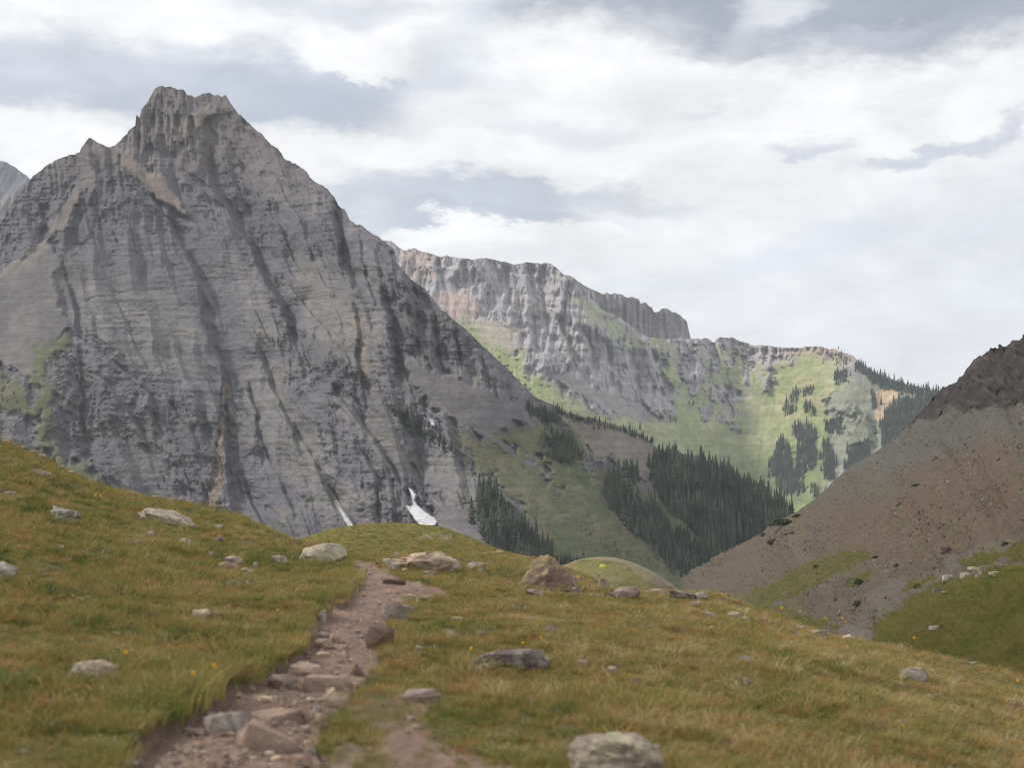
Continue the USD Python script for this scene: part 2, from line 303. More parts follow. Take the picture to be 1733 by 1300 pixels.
def peak_depth(px, py, fine=True):
    base = PK_D0(px) / (1 - (HY - py) / (F * PK_TS(px)))
    scree, orange, tan, dome, green, snow = peak_masks(px, py)
    soft = np.clip(np.maximum.reduce([scree, orange * .8, dome, green, tan * .5, snow]), 0, 1)
    hard = 1 - soft
    k = np.interp(px, [0, 100, 250, 600, 750, 900], [0, .12, .28, .36, .22, .15])
    u = px - k * (py - 500) + 14 * nz(px / 60, py / 60, 31, 2)
    rel = 0
    for pts, dep, wl, wr in CLEFTS:
        rel = rel + gully(px, py, pts, dep, wl, wr)
    rel = rel * .72 * (.92 + .45 * nz(px / 30, py / 40, 39, 2)) * (0.25 + .75 * hard) * sm(960, 780, px * .9)
    slab = sm(-.25, .35, nz(px / 75 + py / 300, py / 120, 49, 2))                # calm slabs beside broken rock
    dk, pl = rock_tone(px, py); slab = np.clip(slab * .7 + .2 + .5 * pl - .7 * dk, 0, 1)
    up = sm(420, 300, py); slab = slab * (1 - .7 * up)
    flutes = -(ridged(u / 52, py / 260, 41, 2) - .5) * 11 - (1 - .75 * slab) * ((ridged(u / 20, py / 120, 42, 2) - .5) * 5.0 + (ridged(u / 8, py / 46, 43, 2) - .5) * 1.7)
    # fractures: thin clefts down the fall line and along the beds
    crack = sm(.80, .95, ridged((u - 9 * nz(px / 60, py / 60, 31, 2)) / 26, py / 150, 37, 2)) * 3.0 * sm(-.05, .35, nz(px / 55, py / 45, 33, 2)) + sm(.84, .96, ridged(px / 120, (py + .06 * px + 6 * nz(px / 50, py / 50, 36, 2)) / 10, 35, 1)) * 1.5 * (.5 + .5 * nz(px / 40, py / 25, 34))
    v = px + .55 * py                                                                        # ledges that climb to the left
    flutes = flutes - (1 - .5 * slab) * (ridged((py - .62 * px) / 34, v / 160, 40, 2) - .5) * 4.5
    flutes = flutes + crack - (1 - slab) * (np.round(nz((u + .4 * py) / 17, py / 22, 805, 2) * 4) * 1.25 + np.round(nz(u / 7, (py - .5 * px) / 9, 806, 2) * 3) * .45)
    big = nz(px / 210, py / 260, 44, 2) * 26
    z = (HY - py) / F * base
    zz = z + 5 * nz(px / 120, py / 60, 45, 2) + px * .012
    out = rel + hard * flutes + big
    for h, a, sd in ((21.0, .16, 51), (5.3, .42, 52)):
        t = zz / h + .6 * nz(px / 90, py / 40, sd, 2)
        fr = t - np.floor(t)
        out = out + hard * a * h * (sm(.0, .45, fr) - fr) * (.5 + .5 * nz(px / 70, py / 35, sd + 5))
    # tower of the summit: upright columns
    tow = poly(px, py, [(210, 235), (262, 140), (330, 140), (330, 215), (300, 260), (240, 262)], 10)
    out = out - tow * ((ridged(px / 13, py / 70, 61, 2) - .5) * 13 + ridged(px / 5, py / 22, 62, 2) * 4)
    if fine:
        rough = hard + .25 * soft
        out = out - rough * ((1 - .8 * slab) * ridged(px / 6.0, py / 4.0, 46, 2) * 1.3 + nz(px / 3.2, py / 1.9, 47, 1) * .45)
        out = out + .8 * soft * nz(px / 14, py / 30, 48, 3)
    return base + out


def peak_color(px, py, P):
    scree, orange, tan, dome, green, snow = peak_masks(px, py)
    n1, n2, n3 = nz(px / 90, py / 70, 71, 3), nz(px / 25, py / 12, 72, 3), nz(px / 8, py / 8, 73, 2)
    col = np.zeros(px.shape + (3,)) + rgb(107, 104, 109)
    col = lay(col, sm(0, .6, n1) * .6, rgb(100, 98, 104))
    col = lay(col, sm(.1, .7, -n1) * sm(330, 520, py) * .7, rgb(130, 127, 126))            # paler beds low on the face
    col = lay(col, sm(.2, .8, n2) * .35, rgb(130, 124, 116))
    dk, pl = rock_tone(px, py)
    col = lay(col, dk * .5, rgb(88, 86, 90)); col = lay(col, pl * (.55 + .3 * n2), rgb(130, 126, 123)); col = lay(col, pl * sm(.2, .7, nz(px / 60, py / 5, 807, 3)) * .5, rgb(112, 110, 110))  # rock tone, plus shaded clefts and lit planes put into the colour
    col = lay(col, sm(360, 230, py) * .55, rgb(112, 102, 98))                                # brown upper rocks
    col = lay(col, sm(.15, .5, nz(px / 40, py / 20, 74, 3)) * sm(380, 500, py) * .22, rgb(112, 114, 84))   # sparse green on ledges
    col = lay(col, poly(px, py, [(378, 640), (388, 650), (384, 740), (372, 860), (348, 890), (345, 860), (365, 760)], 3, 3, 2) * .7, rgb(132, 116, 98))
    col = lay(col, poly(px, py, [(590, 540), (612, 520), (622, 600), (628, 660), (606, 640), (604, 580)], 5, 5, 2) * .5, rgb(146, 130, 110))
    sc = lay(np.zeros(px.shape + (3,)) + rgb(108, 104, 106), sm(-.2, .6, nz(px / 30, py / 50, 75, 3)), rgb(122, 116, 113))
    sc = lay(sc, poly(px, py, [(150, 285), (160, 290), (110, 390), (60, 440), (-20, 500), (-20, 465), (70, 405)], 5, 3, 2) * .6, rgb(130, 121, 110))
    sc = lay(sc, sm(.25, .6, nz((px - py * 1.1) / 9, (px + py) / 120, 76, 3)) * sm(640, 700, px) * .5, rgb(146, 130, 116))
    col = col * (1 - scree[..., None]) + sc * scree[..., None]
    col = lay(col, orange * (.6 + .35 * n3), rgb(140, 124, 112)); col = lay(col, orange * sm(.2, .7, n2) * .5, rgb(156, 130, 113))
    col = lay(col, tan * .5, rgb(132, 122, 106))
    col = lay(col, dome, rgb(126, 117, 108))
    col = lay(col, dome * sm(.1, .6, n2) * .5, rgb(110, 108, 92))
    g = lay(np.zeros(px.shape + (3,)) + rgb(94, 98, 66), sm(-.1, .5, nz(px / 34, py / 20, 77, 3)), rgb(110, 105, 78))
    g = lay(g, sm(.15, .55, nz((px - py) / 14, (px + py) / 60, 78, 3)) * .7, rgb(82, 92, 58))
    g = lay(g, sm(.2, .5, nz(px / 16, py / 9, 79, 3)) * .6, rgb(118, 110, 94))
    col = col * (1 - green[..., None] * .9) + g * green[..., None] * .9
    col = lay(lay(col, snow, (.62, .62, .635)), snow * sm(.1, .5, nz(px / 6, py / 4, 808, 2)) * .6, (.56, .55, .55))
    return col


M_PEAK = rock_look('peak_rock', 0.11, 1.1, .24, strata=0.35, bscale=.33)
XS = np.concatenate([np.arange(-160, -10, 6), np.arange(-10, 920, 1.55), np.arange(920, 1460, 1.9)])
sheet('mountain', XS, PEAK_TOP, lambda x: np.interp(x, [-160, 0, 150, 560, 620, 1460], [905, 905, 915, 945, 975, 1085]), 430, peak_depth, peak_color, M_PEAK, jag=1.0)

# ------------------------------------------------------------------ the sunlit ridge across the valley
FAR_TOP = line([(560, 380), (651, 407), (661, 408), (673, 416), (684, 423), (701, 419), (712, 425), (725, 427), (746, 434), (757, 432), (781, 436), (798, 439), (815, 436), (829, 438), (850, 442), (867, 447), (892, 443), (912, 444), (917, 447), (919, 444), (930, 445), (940, 452), (954, 463), (971, 470), (985, 482), (1000, 498), (1014, 519), (1052, 538), (1069, 552), (1083, 564), (1104, 571), (1121, 573), (1169, 573), (1187, 574), (1197, 572), (1208, 578), (1213, 572), (1218, 570), (1228, 571), (1239, 570), (1256, 578), (1277, 585), (1287, 585), (1312, 587), (1339, 589), (1367, 586), (1391, 587), (1415, 592), (1443, 602), (1457, 613), (1485, 633), (1533, 650), (1589, 661), (1640, 690), (1733, 740), (1800, 770)])
FAR_CLEFTS = [([(740, 440), (745, 470), (760, 500)], 30, 12, 40), ([(830, 440), (832, 480), (815, 520), (812, 545)], 34, 14, 40), ([(895, 447), (900, 500), (905, 560), (912, 600)], 46, 14, 34), ([(915, 447), (916, 500), (925, 540), (935, 585)], 30, 10, 26), ([(945, 540), (960, 575), (968, 610), (960, 635)], 40, 10, 36),
              ([(990, 560), (1000, 590), (1005, 630)], 34, 12, 30), ([(1028, 580), (1034, 620), (1036, 660)], 34, 12, 26), ([(1065, 590), (1075, 630), (1082, 670)], 30, 14, 26), ([(1108, 600), (1128, 640), (1118, 680)], 44, 22, 30), ([(1160, 575), (1166, 600), (1172, 625)], 30, 16, 20),
              ([(1196, 575), (1206, 605), (1200, 640), (1190, 670)], 40, 20, 26), ([(1235, 575), (1238, 600), (1245, 625)], 34, 18, 20), ([(1275, 590), (1280, 615), (1270, 640)], 26, 14, 24), ([(1250, 660), (1256, 680), (1250, 700)], 26, 16, 16), ([(1300, 640), (1306, 660), (1296, 690)], 24, 14, 18), ([(1225, 650), (1232, 665), (1222, 685)], 24, 14, 16), ([(1470, 705), (1480, 730), (1482, 760)], 40, 22, 16), ([(1395, 670), (1402, 700), (1395, 760)], 24, 16, 40), ([(850, 445), (858, 490), (870, 540), (866, 580)], 24, 10, 26), ([(780, 440), (786, 470), (790, 495)], 22, 10, 30)]
FAR_GREEN = [(770, 548), (800, 545), (835, 562), (850, 578), (872, 592), (890, 590), (896, 604), (886, 628), (925, 642), (960, 668), (1000, 692), (1040, 706), (1072, 703), (1096, 712), (1140, 700), (1132, 650), (1126, 615), (1112, 588), (1104, 574), (1126, 574), (1142, 610), (1148, 640), (1160, 664), (1166, 690), (1190, 704), (1232, 706), (1256, 700), (1262, 660), (1272, 634), (1300, 622), (1335, 612), (1400, 604), (1420, 612), (1440, 640), (1400, 680), (1420, 720), (1400, 800), (1380, 900), (1200, 900), (1110, 800), (1000, 720), (930, 700), (880, 660), (830, 610)]
FAR_SHOULDER = [(955, 500), (985, 500), (1014, 522), (1052, 540), (1080, 566), (1100, 585), (1085, 598), (1050, 585), (1020, 560), (985, 530)]
OUT = [[(1156, 605), (1172, 600), (1190, 612), (1196, 640), (1190, 662), (1172, 668), (1160, 650), (1152, 630)], [(1206, 655), (1218, 646), (1230, 660), (1228, 678), (1210, 684), (1200, 672)], [(1232, 664), (1246, 655), (1256, 668), (1252, 682), (1236, 684)], [(1290, 640), (1302, 632), (1310, 648), (1304, 662), (1290, 664)], [(1438, 722), (1450, 700), (1462, 697), (1474, 716), (1479, 748), (1436, 752)], [(1150, 578), (1166, 576), (1172, 598), (1150, 604)], [(1186, 690), (1208, 684), (1204, 712), (1190, 716)], [(1400, 690), (1440, 680), (1450, 700), (1420, 700)], [(1085, 664), (1110, 660), (1140, 690), (1128, 706), (1096, 700)], [(1234, 716), (1250, 712), (1254, 724), (1240, 730)]]
PINK = [(738, 500), (760, 498), (790, 500), (806, 520), (802, 550), (780, 560), (755, 530)]
FANS = [(800, 545), (812, 532), (850, 552), (884, 560), (880, 580), (868, 605), (850, 588), (835, 600), (822, 590)]
SCREE_F = [(935, 640), (960, 632), (1000, 655), (1050, 672), (1086, 690), (1110, 706), (1090, 716), (1040, 700), (985, 672)]
TAN_F = [(1482, 664), (1508, 656), (1524, 656), (1536, 664), (1520, 672), (1508, 682), (1500, 700), (1490, 722), (1482, 706)]


def far_masks(px, py):
    green = np.maximum(poly(px, py, FAR_GREEN, 9, 12, 101), poly(px, py, FAR_SHOULDER, 8, 10, 102) * .55 * (1 + .6 * nz(px / 12, py / 7, 106, 3)))
    green = np.maximum(green, poly(px, py, [(1118, 580), (1180, 582), (1260, 596), (1335, 608), (1300, 640), (1262, 705), (1130, 705)], 10, 10, 107) * sm(-.22, .18, nz((px - .2 * py) / 17, py / 40, 108, 3)) * .85)
    rock = np.maximum.reduce([poly(px, py, o, 2.5, 5, 103 + i, 9) for i, o in enumerate(OUT)])
    pink, fans, scree, tan = poly(px, py, PINK, 12, 12, 120) * .8, poly(px, py, FANS, 3, 5, 121), poly(px, py, SCREE_F, 3, 4, 122), poly(px, py, TAN_F, 2, 3, 123)
    frocks = sm(.16, .32, nz(px / 13, py / 10, 124, 3)) * sm(1130, 1180, px) * sm(1345, 1300, px) * sm(655, 605, py)
    rock = np.maximum(rock, frocks)
    specks = sm(.30, .5, nz(px / 7, py / 5, 125, 3)) * .8
    green = green * (1 - .5 * specks * sm(700, 620, py))
    return np.clip(green * (1 - rock), 0, 1), rock, pink * (1 - green), fans, scree, tan


FAR_D0 = smooth_line([(560, 2350), (900, 2350), (1100, 2500), (1250, 2700), (1450, 2500), (1800, 2300)])


def far_depth(px, py):
    base = FAR_D0(px) / (1 - (HY - py) / (F * .85))
    green, rock, pink, fans, scree, tan = far_masks(px, py)
    soft = np.clip(np.maximum.reduce([green, pink * .7, fans, scree, tan]) * (1 - rock), 0, 1); soft = np.maximum(soft, .8 * sm(1385, 1425, px) * (1 - rock * .6)); hard = 1 - soft
    rel = 0 - hard * (np.round(nz((px + .15 * py) / 9, py / 34, 811, 2) * 4) * 5 + np.round(nz(px / 5, py / 9, 812, 2) * 3) * 2.4)
    for pts, dep, wl, wr in FAR_CLEFTS:
        rel = rel + gully(px, py, pts, dep, wl, wr, 12)
    u = px + np.interp(px, [700, 950, 1100, 1300], [.0, .12, -.1, .15]) * (py - 600) + 6 * nz(px / 25, py / 25, 131, 2)
    out = rel * (.12 + .88 * hard) - hard * ((ridged(u / 24, py / 60, 132, 2) - .4) * 20 + (ridged(u / 11, py / 36, 133, 3) - .4) * 12 + (ridged(u / 4.5, py / 20, 134, 2) - .4) * 5)
    out = out * (1 - .55 * sm(1385, 1425, px)) + nz(px / 110, py / 110, 135, 2) * 40 - rock * 18
    z = (HY - py) / F * base + 8 * nz(px / 60, py / 30, 136, 2)
    fr = z / 24 - np.floor(z / 24)
    out = out + hard * 9 * (sm(0, .4, fr) - fr)
    out = out + soft * (ridged(u / 16, py / 90, 137, 2) * -3 + nz(px / 4, py / 4, 138) * .8)
    return base + out


def far_color(px, py, P):
    green, rock, pink, fans, scree, tan = far_masks(px, py)
    n1, n2 = nz(px / 40, py / 30, 141, 3), nz(px / 10, py / 8, 142, 3)
    col = np.zeros(px.shape + (3,)) + rgb(160, 156, 159)  # stronger sun on this ridge is put into its lighter tones
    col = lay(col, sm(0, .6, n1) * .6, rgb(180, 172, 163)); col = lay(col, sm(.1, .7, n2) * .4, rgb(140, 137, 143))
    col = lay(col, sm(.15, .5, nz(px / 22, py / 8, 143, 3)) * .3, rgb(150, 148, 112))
    col = lay(col, poly(px, py, [(660, 405), (740, 425), (735, 470), (690, 470)], 10, 8, 3) * .4, rgb(176, 148, 130))
    col = lay(col, sm(1290, 1360, px) * sm(625, 595, py) * .7, rgb(158, 136, 122))
    col = lay(col, pink, rgb(182, 158, 146))
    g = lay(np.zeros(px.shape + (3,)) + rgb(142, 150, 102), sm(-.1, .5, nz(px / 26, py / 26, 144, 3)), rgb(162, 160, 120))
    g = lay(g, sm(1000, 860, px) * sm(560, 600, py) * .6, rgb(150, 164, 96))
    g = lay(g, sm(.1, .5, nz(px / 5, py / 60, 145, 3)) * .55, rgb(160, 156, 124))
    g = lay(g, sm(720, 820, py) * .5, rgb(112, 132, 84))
    col = col * (1 - green[..., None]) + g * green[..., None]
    col = lay(col, fans * (.45 + .5 * sm(-.2, .3, nz(px / 4, py / 50, 146, 2))), rgb(172, 162, 142))
    col = lay(col, scree, rgb(146, 138, 136)); col = lay(col, tan, rgb(196, 172, 140))
    col = lay(col, poly(px, py, OUT[4], 3, 3, 3) * .6, rgb(118, 104, 106))
    col = lay(col, sm(1370, 1430, px) * (1 - green) * (1 - tan) * sm(625, 645, py) * .65, rgb(126, 134, 100))
    col = lay(col, poly(px, py, [(1340, 638), (1385, 635), (1380, 668), (1400, 690), (1372, 690)], 6, 6, 4) * .5, rgb(172, 150, 124))
    return col


M_FAR = rock_look('ridge_rock', 0.055, 3.0, .28, strata=0.10, bscale=.14)
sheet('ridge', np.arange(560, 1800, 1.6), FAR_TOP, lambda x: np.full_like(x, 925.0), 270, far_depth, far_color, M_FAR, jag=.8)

# towers behind the ridge, and the blue summit at the left edge
TOWERS = line([(900, 520), (960, 470), (985, 480), (1000, 490), (1012, 494), (1020, 497), (1028, 494), (1034, 498), (1040, 495), (1052, 498), (1060, 503), (1069, 503), (1081, 505), (1085, 514), (1093, 512), (1100, 517), (1104, 521), (1106, 528), (1116, 526), (1119, 522), (1126, 520), (1132, 524), (1138, 528), (1145, 530), (1152, 536), (1163, 545), (1166, 559), (1169, 572), (1176, 620), (1200, 700)])


def tower_depth(px, py):
    base = 2950 / (1 - (HY - py) / (F * 2.2))
    return base - ridged(px / 11, py / 90, 151, 2) * 22 - ridged(px / 4, py / 25, 152, 2) * 6 + nz(px / 3, py / 3, 153) * 2 + sm(1000, 1170, px) * 60


def tower_color(px, py, P):
    col = np.zeros(px.shape + (3,)) + rgb(138, 132, 132)
    return lay(col, sm(0, .6, nz(px / 8, py / 40, 154, 3)) * .6, rgb(120, 116, 120))


sheet('ridge_towers', np.arange(900, 1200, 1.3), TOWERS, lambda x: np.full_like(x, 720.0), 90, tower_depth, tower_color, M_FAR, jag=.9)
BLUE = line([(-160, 330), (-60, 290), (-30, 268), (0, 272), (7, 271), (14, 275), (21, 279), (28, 283), (35, 290), (44, 295), (52, 303), (70, 325), (110, 370), (160, 430)])


def blue_depth(px, py):
    base = 3300 / (1 - (HY - py) / (F * 1.0))
    return base - ridged((px + (py - 300) * .4) / 16, py / 60, 161, 3) * 45 - ridged(px / 5, py / 7, 162, 2) * 9


def blue_color(px, py, P):
    col = np.zeros(px.shape + (3,)) + rgb(92, 93, 102)
    return lay(col, sm(318, 345, py + 8 * nz(px / 10, py / 10, 163)), rgb(126, 112, 106))


sheet('far_mountain', np.arange(-160, 160, 1.6), BLUE, lambda x: np.full_like(x, 560.0), 100, blue_depth, blue_color, M_FAR, jag=.8)
# ------------------------------------------------------------------ the brown slope on the right
SL_TOP = line([(1120, 1010), (1148, 1000), (1157, 990), (1156, 983), (1162, 976), (1168, 971), (1185, 960), (1202, 950), (1237, 931), (1271, 913), (1306, 886), (1348, 865), (1393, 830), (1445, 789), (1479, 765), (1514, 740), (1535, 721), (1541, 713), (1552, 695), (1560, 690), (1566, 680), (1574, 674), (1580, 666), (1592, 662), (1600, 656), (1607, 645), (1618, 641), (1625, 633), (1631, 623), (1642, 612), (1652, 604), (1664, 598), (1676, 588), (1681, 583), (1687, 581), (1694, 583), (1701, 579), (1710, 575), (1718, 571), (1726, 562), (1733, 557), (1760, 540), (1830, 490), (1960, 430)])
SL_A = np.linalg.solve([[1, 1440, 1065], [1, 1160, 985], [1, 1733, 560]], [1 / 130, 1 / 420, 1 / 330])
CLIFF_BASE = line([(1500, 745), (1535, 724), (1560, 716), (1600, 703), (1640, 692), (1690, 690), (1733, 684), (1830, 684), (1960, 690)])
SL_FAN = [(1484, 1066), (1500, 1046), (1540, 1016), (1580, 992), (1610, 982), (1640, 974), (1680, 958), (1733, 950), (1960, 930), (1960, 1300), (1470, 1300), (1476, 1090)]
SL_GREENS = [[(1262, 1012), (1317, 980), (1395, 942), (1478, 926), (1462, 948), (1406, 980), (1354, 1009), (1305, 1023), (1270, 1028)], [(1432, 996), (1452, 982), (1474, 972), (1460, 986), (1440, 998)], [(1530, 1000), (1552, 986), (1574, 974), (1562, 990), (1540, 1001)], [(1616, 958), (1640, 944), (1700, 930), (1800, 915), (1960, 905), (1960, 925), (1733, 942), (1680, 948), (1630, 962)], [(1230, 1040), (1280, 1020), (1330, 1030), (1400, 1050), (1420, 1062), (1350, 1080), (1230, 1080)]]
CREEK = [(1416, 1062), (1440, 1058), (1470, 1066), (1484, 1074), (1482, 1092), (1440, 1090), (1420, 1074)]


def slope_masks(px, py):
    cliff = sm(8, -8, py - CLIFF_BASE(px) + 17 * nz(px / 24, py / 30, 201, 3)) * sm(1520, 1545, px)
    fan = poly(px, py, SL_FAN, 3, 5, 202)
    green = np.maximum.reduce([poly(px, py, g, 4, 8, 203, 20) for g in SL_GREENS])
    return cliff, fan, green, poly(px, py, CREEK, 2, 2, 204)


def slope_depth(px, py, fine=True):
    cliff, fan, green, creek = slope_masks(px, py)
    inv = SL_A[0] + SL_A[1] * px + SL_A[2] * py
    pb = CLIFF_BASE(px)
    invb = SL_A[0] + SL_A[1] * px + SL_A[2] * pb
    d = 1 / np.maximum(inv, .0018)
    dc = 1 / np.maximum(invb, .0018)
    d = np.where((py < pb) & (px > 1500), dc + (d - dc) * .28, d)
    d = d * (1 + .035 * nz(px / 150, py / 110, 205, 2))
    d = d * (1 - .10 * poly(px, py, SL_FAN, 40))
    k = d / 2407.0
    hard = cliff
    u = px + .35 * (py - 640)
    d = d - hard * k * (ridged(u / 30, py / 60, 206, 2) * 30 + ridged(u / 11, py / 30, 207, 2) * 20 + np.round(nz((px + .5 * py) / 14, (py - .6 * px) / 7, 213, 2) * 3) * 6 + ridged(px / 5, py / 4, 208, 2) * 7)
    toe = poly(px, py, [(1150, 975), (1240, 928), (1262, 925), (1240, 950), (1200, 975), (1160, 1000)], 6) + poly(px, py, [(1296, 908), (1345, 896), (1350, 908), (1310, 928)], 4)
    d = d - toe * k * (ridged(px / 9, py / 7, 209, 3) * 16)
    if fine:
        g = np.maximum(green, fan)
        d = d - (1 - hard) * (1 - g) * k * (nz(px / 9, py / 5, 210, 3) * 5 + nz(px / 3, py / 2.2, 212) * 2.0) - g * k * nz(px / 18, py / 12, 211, 3) * 3
        d = d + creek * k * 6
    return d


def slope_offset(px, py):
    """Relief of the hillside along its own normal: ledges of the cliff, rills and humps of the talus."""
    cliff, fan, green, creek = slope_masks(px, py)
    u, v = px + .35 * (py - 640), py - .55 * px
    fall = (px * .49 + py * .87), (px * .87 - py * .49)
    blocks = np.round(nz(u / 26, py / 30, 241, 2) * 4) * .55 + np.round(nz(u / 10, py / 13, 242, 2) * 3) * .30 + (ridged(u / 34, py / 70, 243, 2) - .5) * 2.4 + nz(px / 5, py / 5, 244, 2) * .22
    tal = nz(fall[1] / 26, fall[0] / 220, 245, 2) * .55 + nz(px / 60, py / 40, 246, 2) * .8 + np.maximum(0, nz(px / 8, py / 5, 247, 2)) * .32 * sm(-.2, .4, nz(px / 70, py / 40, 248, 2)) + nz(px / 3, py / 2, 249) * .05
    toe = poly(px, py, [(1150, 975), (1240, 928), (1262, 925), (1240, 950), (1200, 975), (1160, 1000)], 8) + poly(px, py, [(1296, 908), (1345, 896), (1350, 908), (1310, 928)], 5)
    a = cliff * blocks * .42 + (1 - cliff) * (1 - np.maximum(fan, green) * .6) * tal * (1 - creek) + toe * (ridged(px / 10, py / 8, 240, 3) * .9)
    return a[..., None] * np.array([-.63, -.12, .765])


def slope_color(px, py, P):
    cliff, fan, green, creek = slope_masks(px, py)
    n1, n2, n3 = nz(px / 60, py / 40, 221, 3), nz(px / 16, py / 9, 222, 3), nz(px / 5, py / 3, 223, 2)
    col = np.zeros(px.shape + (3,)) + rgb(88, 78, 66)  # cloud shade on the slope and cliff is put into these darker tones
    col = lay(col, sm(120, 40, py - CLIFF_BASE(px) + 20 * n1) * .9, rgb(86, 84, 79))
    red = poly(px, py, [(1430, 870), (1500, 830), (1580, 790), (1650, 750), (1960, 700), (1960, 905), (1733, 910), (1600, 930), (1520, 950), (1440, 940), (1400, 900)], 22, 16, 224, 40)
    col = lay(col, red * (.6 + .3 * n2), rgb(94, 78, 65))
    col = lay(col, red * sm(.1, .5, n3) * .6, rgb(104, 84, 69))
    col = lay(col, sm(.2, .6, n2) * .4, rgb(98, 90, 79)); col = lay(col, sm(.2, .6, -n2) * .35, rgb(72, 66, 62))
    col = lay(col, poly(px, py, [(1440, 1040), (1490, 1000), (1560, 970), (1640, 930), (1720, 905), (1733, 925), (1640, 955), (1590, 985), (1530, 1015), (1484, 1055), (1440, 1062)], 5, 4, 225) * .8, rgb(96, 89, 82))
    col = lay(col, poly(px, py, [(1150, 985), (1300, 905), (1400, 850), (1430, 850), (1330, 930), (1260, 985), (1200, 1010), (1150, 1010)], 14, 8, 226) * .5, rgb(92, 82, 71))
    fall = (px * .49 + py * .87), (px * .87 - py * .49)
    col = lay(col, sm(.05, .5, nz(fall[1] / 14, fall[0] / 170, 831, 3)) * .45, rgb(94, 89, 79)); col = lay(col, sm(.15, .55, nz(fall[1] / 20, fall[0] / 120, 832, 3)) * sm(760, 850, py) * .5, rgb(86, 84, 58))
    g = lay(np.zeros(px.shape + (3,)) + rgb(82, 84, 46), sm(-.1, .5, nz(px / 40, py / 18, 227, 3)), rgb(88, 80, 52))
    g = lay(g, sm(.0, .5, nz((px + py) / 50, (px - py) / 30, 228, 3)) * .7, rgb(66, 74, 38))
    g = lay(g, sm(.3, .6, nz(px / 14, py / 7, 229, 3)) * .6, rgb(104, 92, 78))
    gm = np.clip(green * (.8 + .3 * n2) + fan, 0, 1)
    col = col * (1 - gm[..., None]) + g * gm[..., None]
    col = lay(col, fan * poly(px, py, [(1700, 950), (1733, 934), (1960, 930), (1960, 950), (1733, 946)], 3) * .8, rgb(112, 104, 96))
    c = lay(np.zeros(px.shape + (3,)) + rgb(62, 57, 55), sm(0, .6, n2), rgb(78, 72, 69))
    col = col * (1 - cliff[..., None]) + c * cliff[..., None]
    return lay(col, creek, rgb(98, 92, 87))


M_SLOPE = rock_look('talus', 1.1, .30, .26, bscale=2.4)
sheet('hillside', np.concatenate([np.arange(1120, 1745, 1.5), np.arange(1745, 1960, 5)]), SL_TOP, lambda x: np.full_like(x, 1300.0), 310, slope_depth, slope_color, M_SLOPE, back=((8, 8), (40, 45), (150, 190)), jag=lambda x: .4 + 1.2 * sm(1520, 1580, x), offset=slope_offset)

# ------------------------------------------------------------------ green knoll beyond the trail, and the knoll with the tent
KN_TOP = line([(300, 960), (440, 935), (500, 915), (530, 905), (560, 895), (600, 889), (650, 885), (700, 886), (750, 893), (800, 910), (840, 928), (870, 937), (920, 946), (1000, 975), (1080, 1020), (1140, 1090)])


def knoll_depth(px, py):
    t = np.clip((py - KN_TOP(px)) / 70.0, 0, 3)
    d = 118 - 46 * t ** .8 + .0 * px
    return np.maximum(d, 55) * (1 + .012 * nz(px / 40, py / 12, 231, 3)) + .12 * nz(px / 5, py / 2.5, 232, 2)


def knoll_color(px, py, P):
    n1, n2 = nz(px / 50, py / 14, 233, 3), nz(px / 12, py / 4, 234, 3)
    col = lay(np.zeros(px.shape + (3,)) + rgb(104, 100, 50), sm(-.1, .5, n1), rgb(92, 94, 44)); col = lay(col, sm(0, .6, n2) * .5, rgb(124, 112, 64))
    col = lay(col, sm(40, 60, py - KN_TOP(px)) * .6, rgb(132, 108, 62)); col = lay(col, sm(780, 900, px) * .5, rgb(120, 96, 54))
    col = lay(col, poly(px, py, [(700, 905), (730, 901), (765, 906), (762, 913), (735, 911), (712, 911)], 3, 4, 235, 8) * .8, rgb(150, 138, 122))
    fp = np.minimum(np.abs(py - np.interp(px, [774, 805, 845], [943, 939, 933.5])) + 9 * (px < 774) + 9 * (px > 848), 9)
    return lay(col, sm(1.6, .6, fp), rgb(178, 164, 132))


M_TURF = rock_look('turf', 1.6, .10, .22, bscale=5.0)
sheet('green_knoll', np.arange(300, 1140, 2.2), KN_TOP, lambda x: KN_TOP(x) + 130, 100, knoll_depth, knoll_color, M_TURF, back=((14, 3), (50, 20), (200, 110)))
TK_TOP = line([(780, 1010), (860, 985), (920, 965), (960, 955), (972, 950), (985, 946), (1003, 943.5), (1020, 943), (1040, 944), (1060, 949), (1080, 956), (1098, 964), (1110, 971), (1125, 981), (1137, 989), (1150, 999), (1180, 1022), (1230, 1060), (1300, 1100)])


def tent_knoll_depth(px, py):
    t = np.clip((py - TK_TOP(px)) / 55.0, 0, 3)
    return np.maximum(470 - 130 * t ** .75, 230) * (1 + .008 * nz(px / 30, py / 8, 241, 3))


def tent_knoll_color(px, py, P):
    dy = py - TK_TOP(px)
    n = nz(px / 18, py / 5, 242, 3)
    col = lay(np.zeros(px.shape + (3,)) + rgb(104, 100, 54), sm(-.1, .4, n), rgb(84, 86, 42)); col = lay(col, sm(.1, .4, nz(px / 6, py / 2.5, 245, 3)) * .6, rgb(128, 118, 84)); col = lay(col, sm(-.1, .5, nz(px / 30, py / 9, 243, 3)) * .5, rgb(122, 110, 66))
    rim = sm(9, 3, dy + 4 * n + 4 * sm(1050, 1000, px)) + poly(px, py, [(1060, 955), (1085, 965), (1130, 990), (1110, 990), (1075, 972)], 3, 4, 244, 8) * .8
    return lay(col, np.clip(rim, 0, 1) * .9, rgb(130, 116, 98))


sheet('tent_knoll', np.arange(780, 1300, 2.0), TK_TOP, lambda x: TK_TOP(x) + 110, 70, tent_knoll_depth, tent_knoll_color, M_TURF, back=((20, 8), (90, 60), (200, 120)))

